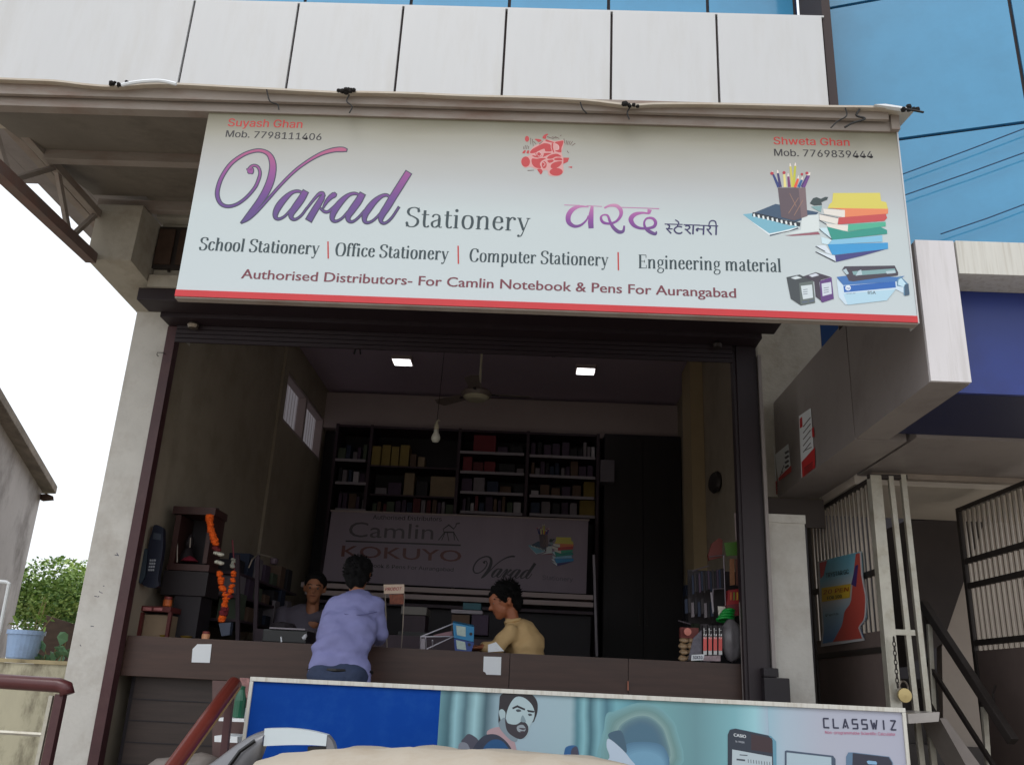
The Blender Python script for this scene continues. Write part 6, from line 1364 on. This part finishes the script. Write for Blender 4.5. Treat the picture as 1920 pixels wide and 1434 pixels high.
# --- man in the lavender shirt, back to the street, leaning on the counter
ma = thing('person', (P(640, 1300, 6.12).x, 6.1, .8), 'man in a lavender shirt and blue jeans seen from behind, leaning on the counter', 'person')
hipL, hipR = Q(608, 1272, 6.02), Q(660, 1276, 6.02)
hipC = (hipL + hipR) / 2; chest = Q(664, 1160, 6.20); neck = Q(670, 1112, 6.33); head = Q(671, 1077, 6.40)
shL, shR = Q(630, 1134, 6.22), Q(701, 1136, 6.24)
elL, elR = Q(606, 1195, 6.30), Q(712, 1192, 6.26)
haL, haR = Q(640, 1208, 6.62), Q(697, 1205, 6.62)
haR = Vector((haR.x, 6.62, ZK + .03)); haL = Vector((haL.x, 6.62, ZK + .03))
# skin body: one continuous surface
def hand(tip, d, side, up=Vector((0, 0, 1))):
    """five finger capsules and palm from wrist point along d"""
    d = d.normalized(); s2 = d.cross(up).normalized() * side; o = [(tip, .026, tip + d * .07, .030, (1, 1, .62))]
    for k, (off, ln) in enumerate(((-.027, .062), (-.009, .073), (.009, .069), (.026, .054))):
        b_ = tip + d * .085 + s2 * off; mid = b_ + d * ln * .55 + up * .006; o += [(b_, .0095, mid, .009), (mid, .009, mid + d * ln * .4 - up * .018, .0075)]
    b_ = tip + d * .03 - s2 * .032; o += [(b_, .012, b_ + d * .03 - s2 * .022, .010), (b_ + d * .03 - s2 * .022, .010, b_ + d * .058 - s2 * .026, .008)]
    return o
caps = [(head + Vector((0, .015, .015)), .095, head + Vector((0, -.005, .0)), .092, (.86, 1, 1.05)), (head + Vector((0, .05, -.05)), .06, head + Vector((0, .06, -.07)), .05), (neck + Vector((0, 0, -.04)), .056, head + Vector((0, -.01, -.06)), .055),
        (chest, .10, neck + Vector((0, -.03, -.09)), .07, (1.1, .6, 1)), (hipC, .10, chest, .10, (1.1, .6, 1)),
        (shL, .045, elL, .034), (elL, .034, haL, .026), (shR, .045, elR, .034), (elR, .034, haR + Vector((0, -.06, 0)), .028)]
for s_, hp in ((-1, hipL), (1, hipR)):
    kn = Vector((hp.x + s_ * .02, 6.04, 1.27)); an = Vector((hp.x + s_ * .03, 5.98, .89)); caps += [(hp, .085, kn, .062), (kn, .056, an, .036), (an + Vector((0, 0, -.04)), .04, an + Vector((0, .14, -.055)), .032, (1.1, 1, .8))]
caps += hand(haR + Vector((0, -.04, 0)), Vector((-.35, 1, -.05)), 1) + hand(haL + Vector((0, -.04, 0)), Vector((.3, 1, -.05)), -1)
for s_ in (-1, 1): caps.append((head + Vector((s_ * .083, -.0, -.012)), .018, head + Vector((s_ * .088, -.012, .012)), .017, (.5, 1, 1.2)))
caps.append((head + Vector((0, .105, -.01)), .012, head + Vector((0, .118, -.028)), .015))
blob('body', caps, m_skin, ma, .009, 3)
m_lav = mat('lavender_shirt', (128, 130, 178), .75, var=.08, scale=4, bump=.5, bscale=16)
hem = Q(640, 1262, 6.0)
sc_ = [(Q(636, 1248, 6.06), .19, Q(642, 1215, 6.08), .185, (1.1, .62, .7)), (Q(642, 1215, 6.08), .18, Q(654, 1175, 6.16), .185, (1.1, .64, .8)), (Q(654, 1175, 6.16), .185, Q(664, 1146, 6.22), .185, (1.1, .62, .7)), (Q(664, 1146, 6.22), .17, Q(669, 1128, 6.28), .11, (1.2, .65, .8)),
       (shL + Vector((.02, 0, -.01)), .072, shL, .07), (shL, .07, elL, .06), (elL, .058, elL.lerp(haL, .45), .048), (shR - Vector((.02, 0, .01)), .075, shR, .075), (shR, .072, elR + Vector((.0, 0, .03)), .062), (elR + Vector((0, 0, .03)), .058, elR.lerp(haR, .3), .050),
       (Q(606, 1256, 6.04), .10, Q(668, 1262, 6.04), .10, (1, .9, .6)), (Q(592, 1250, 6.03), .05, Q(585, 1258, 6.02), .035, (1, 1, .8)), (Q(683, 1258, 6.04), .055, Q(688, 1276, 6.03), .03, (.7, 1, 1)), (neck + Vector((0, -.01, -.035)), .074, neck + Vector((0, .01, -.01)), .068, (1, 1, .8))]
def foldm(co):
    u = (co.x - chest.x); v = co.z - chest.z
    return .008 * math.sin(26 * v + 14 * u + 2 * math.sin(9 * u)) * (1 if v < .05 else .3) + .004 * math.sin(48 * v - 22 * u)
blob('shirt', sc_, m_lav, ma, .010, 3, fold=foldm)
mk('yoke_seam', T([Q(x, y, 6.02) + Vector((0, dy, 0)) for x, y, dy in ((628, 1142, .10), (645, 1150, .045), (664, 1152, .04), (684, 1150, .055), (702, 1144, .11))], .0035, 5), mat('lavender_seam', (92, 94, 140), .8, var=0), ma)
mk('collar', T([neck + Vector((.07 * math.cos(t), .07 * math.sin(t) * .9, -.012 - .01 * math.sin(t))) for t in [R(195 + 15 * k) for k in range(11)]], .016, 8), m_lav, ma, smooth=True)
m_jean = mat('blue_denim', (44, 56, 84), .8, var=.22, scale=9, bump=.2, bscale=120, dirt=((74, 90, 118), .5), dsc=5)
jc = [(hipL + Vector((0, 0, .02)), .115, hipR + Vector((0, 0, .02)), .115, (1, .95, .85))]
for s_, hp in ((-1, hipL), (1, hipR)):
    kn = Vector((hp.x + s_ * .02, 6.04, 1.27)); an = Vector((hp.x + s_ * .03, 5.98, .90)); jc += [(hp, .105, kn, .078), (kn, .076, an, .066)]
blob('jeans', jc, m_jean, ma, .011, 3, fold=lambda co: .004 * math.sin(34 * co.z + 11 * co.x))
mk('belt', T([Vector((hipC.x + .205 * math.cos(t), 6.06 + .125 * math.sin(t), hipC.z + .055)) for t in [2 * math.pi * k / 24 for k in range(25)]], .014, 6), m_black, ma)
for s_, hp in ((-1, hipL), (1, hipR)): blob('shoe', [(Vector((hp.x + s_ * .03, 5.97, .835)), .042, Vector((hp.x + s_ * .035, 6.15, .828)), .036, (1.05, 1, .75))], m_dark, ma, .010, 2)
hair = blob('hair', [(head + Vector((0, -.015, .022)), .106, head + Vector((.0, -.012, .030)), .106, (.95, 1.0, 1.0)), (head + Vector((0, -.05, -.05)), .07, head + Vector((0, -.05, -.075)), .055, (1.1, .8, 1)), (head + Vector((.05, -.01, .06)), .06, head + Vector((-.05, -.01, .07)), .055)], m_hair, ma, .009, 2, fold=lambda co: .004 * math.sin(90 * co.x + 60 * co.z) + .003 * math.sin(130 * co.x))
tufts(hair, head + Vector((0, -.014, .03)), .100, 700, seed=2, L=.022)
# --- boy behind the counter, facing left
by = thing('person', (P(960, 1220, 6.95).x, 7.05, .8), 'boy in a tan shirt behind the counter, bending over papers and facing left', 'person')
YBY = 6.98
bh = Q(946, 1127, YBY); bn_ = Q(962, 1160, YBY + .02); bc = Q(975, 1200, YBY + .03); bhip = Q(985, 1290, YBY + .05)
bs1 = Q(957, 1186, YBY - .13); bs2 = Q(975, 1180, YBY + .16)
be1 = Q(932, 1213, YBY - .18); bhd = Vector((P(893, 1213, 6.72).x, 6.72, ZK + .035)); be2 = Q(925, 1220, YBY + .12); bhd2 = Vector((P(890, 1215, 6.84).x, 6.84, ZK + .03))
s = .95
fw_ = Vector((-1, -.25, -.32)).normalized()      # where the face looks: left, a little to the street, down
upv = Vector((-.28, -.05, .95)).normalized()
sd_ = fw_.cross(upv).normalized()
H = lambda f, u, q: bh + fw_ * f + upv * u + sd_ * q
bcaps = [(H(-.02, .02, 0), .098, H(.0, .02, 0), .096, (1, .86, 1.02)), (H(.04, -.05, 0), .062, H(.055, -.075, 0), .045), (H(.06, .03, 0), .06, H(.05, -.03, 0), .06), (bn_ + Vector((.0, 0, -.03)), .055, H(-.03, -.06, 0), .052),
         (H(.098, .0, 0), .011, H(.122, -.028, 0), .017), (H(.092, -.058, 0), .017, H(.092, -.05, 0), .017), (H(.094, -.068, 0), .014, H(.094, -.069, 0), .014), (H(.075, -.095, 0), .024, H(.06, -.095, 0), .03), (H(.085, .022, .03), .018, H(.085, .022, -.03), .018),
         (H(-.015, -.015, -.085), .022, H(-.02, .012, -.09), .022, (.9, .5, 1.2)), (H(-.015, -.015, .085), .022, H(-.02, .012, .09), .022, (.9, .5, 1.2)),
         (bc, .09, bn_ + Vector((0, 0, -.09)), .06, (.8, 1.1, 1)), (bhip, .09, bc, .09, (.8, 1.1, 1)), (bs1, .04, be1, .034), (be1, .034, bhd + Vector((.05, .02, .01)), .028), (bs2, .04, be2, .034), (be2, .034, bhd2 + Vector((.05, 0, .01)), .028)]
for q in (-.09, .09): kn = Vector((bhip.x, bhip.y + q, 1.25)); bcaps += [(bhip + Vector((0, q, 0)), .08, kn, .06), (kn, .055, Vector((kn.x + .02, kn.y, .9)), .04), (Vector((kn.x + .02, kn.y, .85)), .04, Vector((kn.x - .12, kn.y, .835)), .032)]
bcaps += hand(bhd + Vector((.05, .02, .01)), Vector((-1, -.2, -.15)), 1) + hand(bhd2 + Vector((.05, 0, .01)), Vector((-1, 0, -.15)), -1)
m_skb = mat('warm_brown_skin', (158, 96, 66), .55, var=.05, scale=12)
blob('body', bcaps, m_skb, by, .0075, 2)
for q in (-1, 1):
    e_ = mk('eye', LT(H(.088, .006, q * .034), [(.0, -.012), (.011, -.006), (.011, .006), (.0, .012)], 12, tuple(sd_)), mat('eye_white', (120, 104, 96), .3, var=0), by); mk('pupil', LT(H(.098, .002, q * .034), [(.0, -.004), (.006, 0), (.0, .004)], 10, tuple(fw_)), m_black, e_)
    mk('eyebrow', T([H(.094, .03, q * .018), H(.094, .036, q * .036), H(.080, .03, q * .056)], .0045, 5), m_hair, by)
mk('mouth', T([H(.1, -.062, .022), H(.109, -.063, 0), H(.1, -.062, -.022)], .0035, 5), mat('lip', (120, 60, 54), .5, var=0), by)
bhr = blob('hair', [(H(-.035, .045, 0), .112, H(-.02, .055, 0), .108, (1.02, .95, .95)), (H(-.07, -.02, 0), .075, H(-.075, -.045, 0), .06), (H(.05, .095, 0), .045, H(.075, .07, 0), .036), (H(.0, .02, -.07), .03, H(-.0, -.0, -.078), .016), (H(.0, .02, .07), .03, H(-.0, -.0, .078), .016)], m_hair, by, .009, 2, fold=lambda co: .004 * math.sin(80 * co.x + 70 * co.z))
tufts(bhr, H(-.03, .05, 0), .104, 900, seed=4, up=.2, cond=lambda d: d.dot(fw_) < .75 and d.dot(upv) > -.6)
m_tan = mat('tan_shirt', (196, 164, 116), .75, var=.08, scale=4, bump=.5, bscale=16)
bsh = [(bhip + Vector((0, 0, .05)), .17, bc + Vector((.04, 0, -.05)), .17, (.9, 1.1, 1)), (bc + Vector((.03, 0, -.05)), .17, bc + Vector((.015, 0, .02)), .155, (.9, 1.12, .9)), (bc + Vector((0, 0, .03)), .12, bn_ + Vector((.01, 0, -.07)), .085, (.9, 1.25, .8)),
       (bs1 + Vector((.01, .02, -.02)), .068, bs1, .066), (bs1, .064, be1, .056), (be1, .054, be1.lerp(bhd, .62), .042), (bs2, .066, be2, .056), (be2, .054, be2.lerp(bhd2, .62), .042), (bn_ + Vector((.0, 0, -.045)), .072, bn_ + Vector((.0, 0, -.02)), .064, (1, 1, .8))]
blob('shirt', bsh, m_tan, by, .010, 3, fold=lambda co: .005 * math.sin(30 * co.z - 24 * co.x + 3 * math.sin(12 * co.y)) + .003 * math.sin(55 * co.x + 20 * co.z))
mk('collar', T([bn_ + Vector((.06 * math.cos(t) - .006, .062 * math.sin(t), -.018 + .016 * math.cos(t))) for t in [R(-150 + 25 * k) for k in range(13)]], .014, 8), m_tan, by, smooth=True)
blob('trousers', [(bhip, .13, bhip + Vector((0, 0, -.05)), .13, (.85, 1.1, 1))] + [(bhip + Vector((0, q, -.03)), .095, Vector((bhip.x, bhip.y + q, 1.25)), .075) for q in (-.09, .09)] + [(Vector((bhip.x, bhip.y + q, 1.25)), .073, Vector((bhip.x + .02, bhip.y + q, .92)), .06) for q in (-.09, .09)], m_dark, by, .012, 2)
# --- seated man in the gloom, facing the street
sm_ = thing('person', (P(560, 1200, 8.0).x, 8.0, .8), 'man in a dark grey shirt sitting in the dim shop behind the man in lavender', 'person')
sh0 = Q(590, 1103, 7.9); sn = Q(586, 1140, 7.95); scx = Q(562, 1178, 8.0); shp = Vector((scx.x, 8.05, 1.30))
ff = Vector((.15, -1, -.12)).normalized(); uu = Vector((.05, -.1, 1)).normalized(); qq = ff.cross(uu).normalized(); K_ = lambda f, u, q: sh0 + ff * f + uu * u + qq * q
sL, sR = Q(532, 1150, 8.0), Q(612, 1155, 8.0)
eL, eR = Q(520, 1190, 7.9), Q(622, 1195, 7.9)
hL, hR = Q(548, 1196, 7.62), Q(600, 1196, 7.62)
sk_ = [(K_(-.01, .02, 0), .098, K_(.0, .02, 0), .096, (.86, 1, 1.08)), (K_(.035, -.06, 0), .06, K_(.045, -.085, 0), .045), (sn + Vector((0, 0, -.04)), .058, K_(-.02, -.06, 0), .056), (K_(.096, .005, 0), .011, K_(.12, -.025, 0), .018), (K_(.086, -.055, .014), .014, K_(.086, -.055, -.014), .014), (K_(.08, .03, .035), .018, K_(.08, .03, -.035), .018),
       (K_(-.015, -.012, -.088), .022, K_(-.02, .012, -.092), .02, (.5, .9, 1.2)), (K_(-.015, -.012, .088), .022, K_(-.02, .012, .092), .02, (.5, .9, 1.2)), (scx, .10, sn + Vector((0, 0, -.12)), .07, (1.1, .7, 1)), (shp, .10, scx, .10, (1.1, .75, 1)), (sL, .042, eL, .034), (eL, .034, hL, .028), (sR, .042, eR, .034), (eR, .034, hR, .028)]
for q in (-.11, .11): kn = Vector((shp.x + q, 7.62, 1.28)); sk_ += [(shp + Vector((q, 0, -.02)), .085, kn, .062), (kn, .055, Vector((kn.x, 7.66, .9)), .04), (Vector((kn.x, 7.66, .85)), .04, Vector((kn.x, 7.52, .84)), .032)]
sk_ += hand(hL, Vector((.5, -1, 0)), 1) + hand(hR, Vector((-.5, -1, 0)), -1)
blob('body', sk_, m_skin, sm_, .010, 2)
for q in (-1, 1):
    e_ = mk('eye', LT(K_(.086, .006, q * .034), [(.0, -.011), (.011, -.005), (.011, .005), (.0, .011)], 12, tuple(qq)), MATS['eye_white'], sm_); mk('pupil', LT(K_(.097, .006, q * .034), [(.0, -.004), (.006, 0), (.0, .004)], 10, tuple(ff)), m_black, e_)
    mk('eyebrow', T([K_(.093, .032, q * .016), K_(.093, .037, q * .036), K_(.080, .03, q * .056)], .0045, 5), m_hair, sm_)
mk('mouth', T([K_(.096, -.058, .024), K_(.103, -.059, 0), K_(.096, -.058, -.024)], .0035, 5), MATS['lip'], sm_)
shr_ = blob('hair', [(K_(-.03, .045, 0), .108, K_(-.03, .05, 0), .108, (.94, 1, .95)), (K_(-.07, -.02, 0), .07, K_(-.07, -.04, 0), .06), (K_(.03, .095, .03), .04, K_(.03, .095, -.03), .04)], m_hair, sm_, .010, 2)
blob('shirt', [(shp + Vector((0, 0, .05)), .165, scx, .165, (1.15, .75, 1)), (scx, .16, scx + Vector((0, 0, .08)), .15, (1.2, .72, .9)), (scx + Vector((.0, 0, .1)), .12, sn + Vector((0, 0, -.08)), .085, (1.3, .75, .8)), (sL, .072, eL, .06), (sR, .072, eR, .06), (eL, .056, eL.lerp(hL, .6), .045), (eR, .056, eR.lerp(hR, .6), .045)], mat('dark_grey_shirt', (84, 78, 90), .8, var=.08), sm_, .012, 3, fold=lambda co: .005 * math.sin(26 * co.z + 16 * co.x))
blob('trousers', [(shp, .13, shp + Vector((0, -.05, -.02)), .13, (1.15, .9, .8))] + [(shp + Vector((q, 0, -.02)), .10, Vector((shp.x + q, 7.62, 1.28)), .078) for q in (-.11, .11)] + [(Vector((shp.x + q, 7.62, 1.28)), .074, Vector((shp.x + q, 7.66, .92)), .06) for q in (-.11, .11)], m_dark, sm_, .012, 2)
stl = thing('stool', (shp.x, 8.05, .8), 'plain dark stool under the sitting man', 'stool'); mk('seat', LT((shp.x, 8.05, 1.14), [(.0, 0), (.17, 0), (.17, .035), (.0, .04)], 20), m_shd, stl)
for a in range(4): d = Vector((math.cos(R(45 + 90 * a)), math.sin(R(45 + 90 * a)), 0)); mk('leg', BAR(Vector((shp.x, 8.05, 1.14)) + d * .12, Vector((shp.x, 8.05, .8)) + d * .16, .03, .03), m_shd, stl)
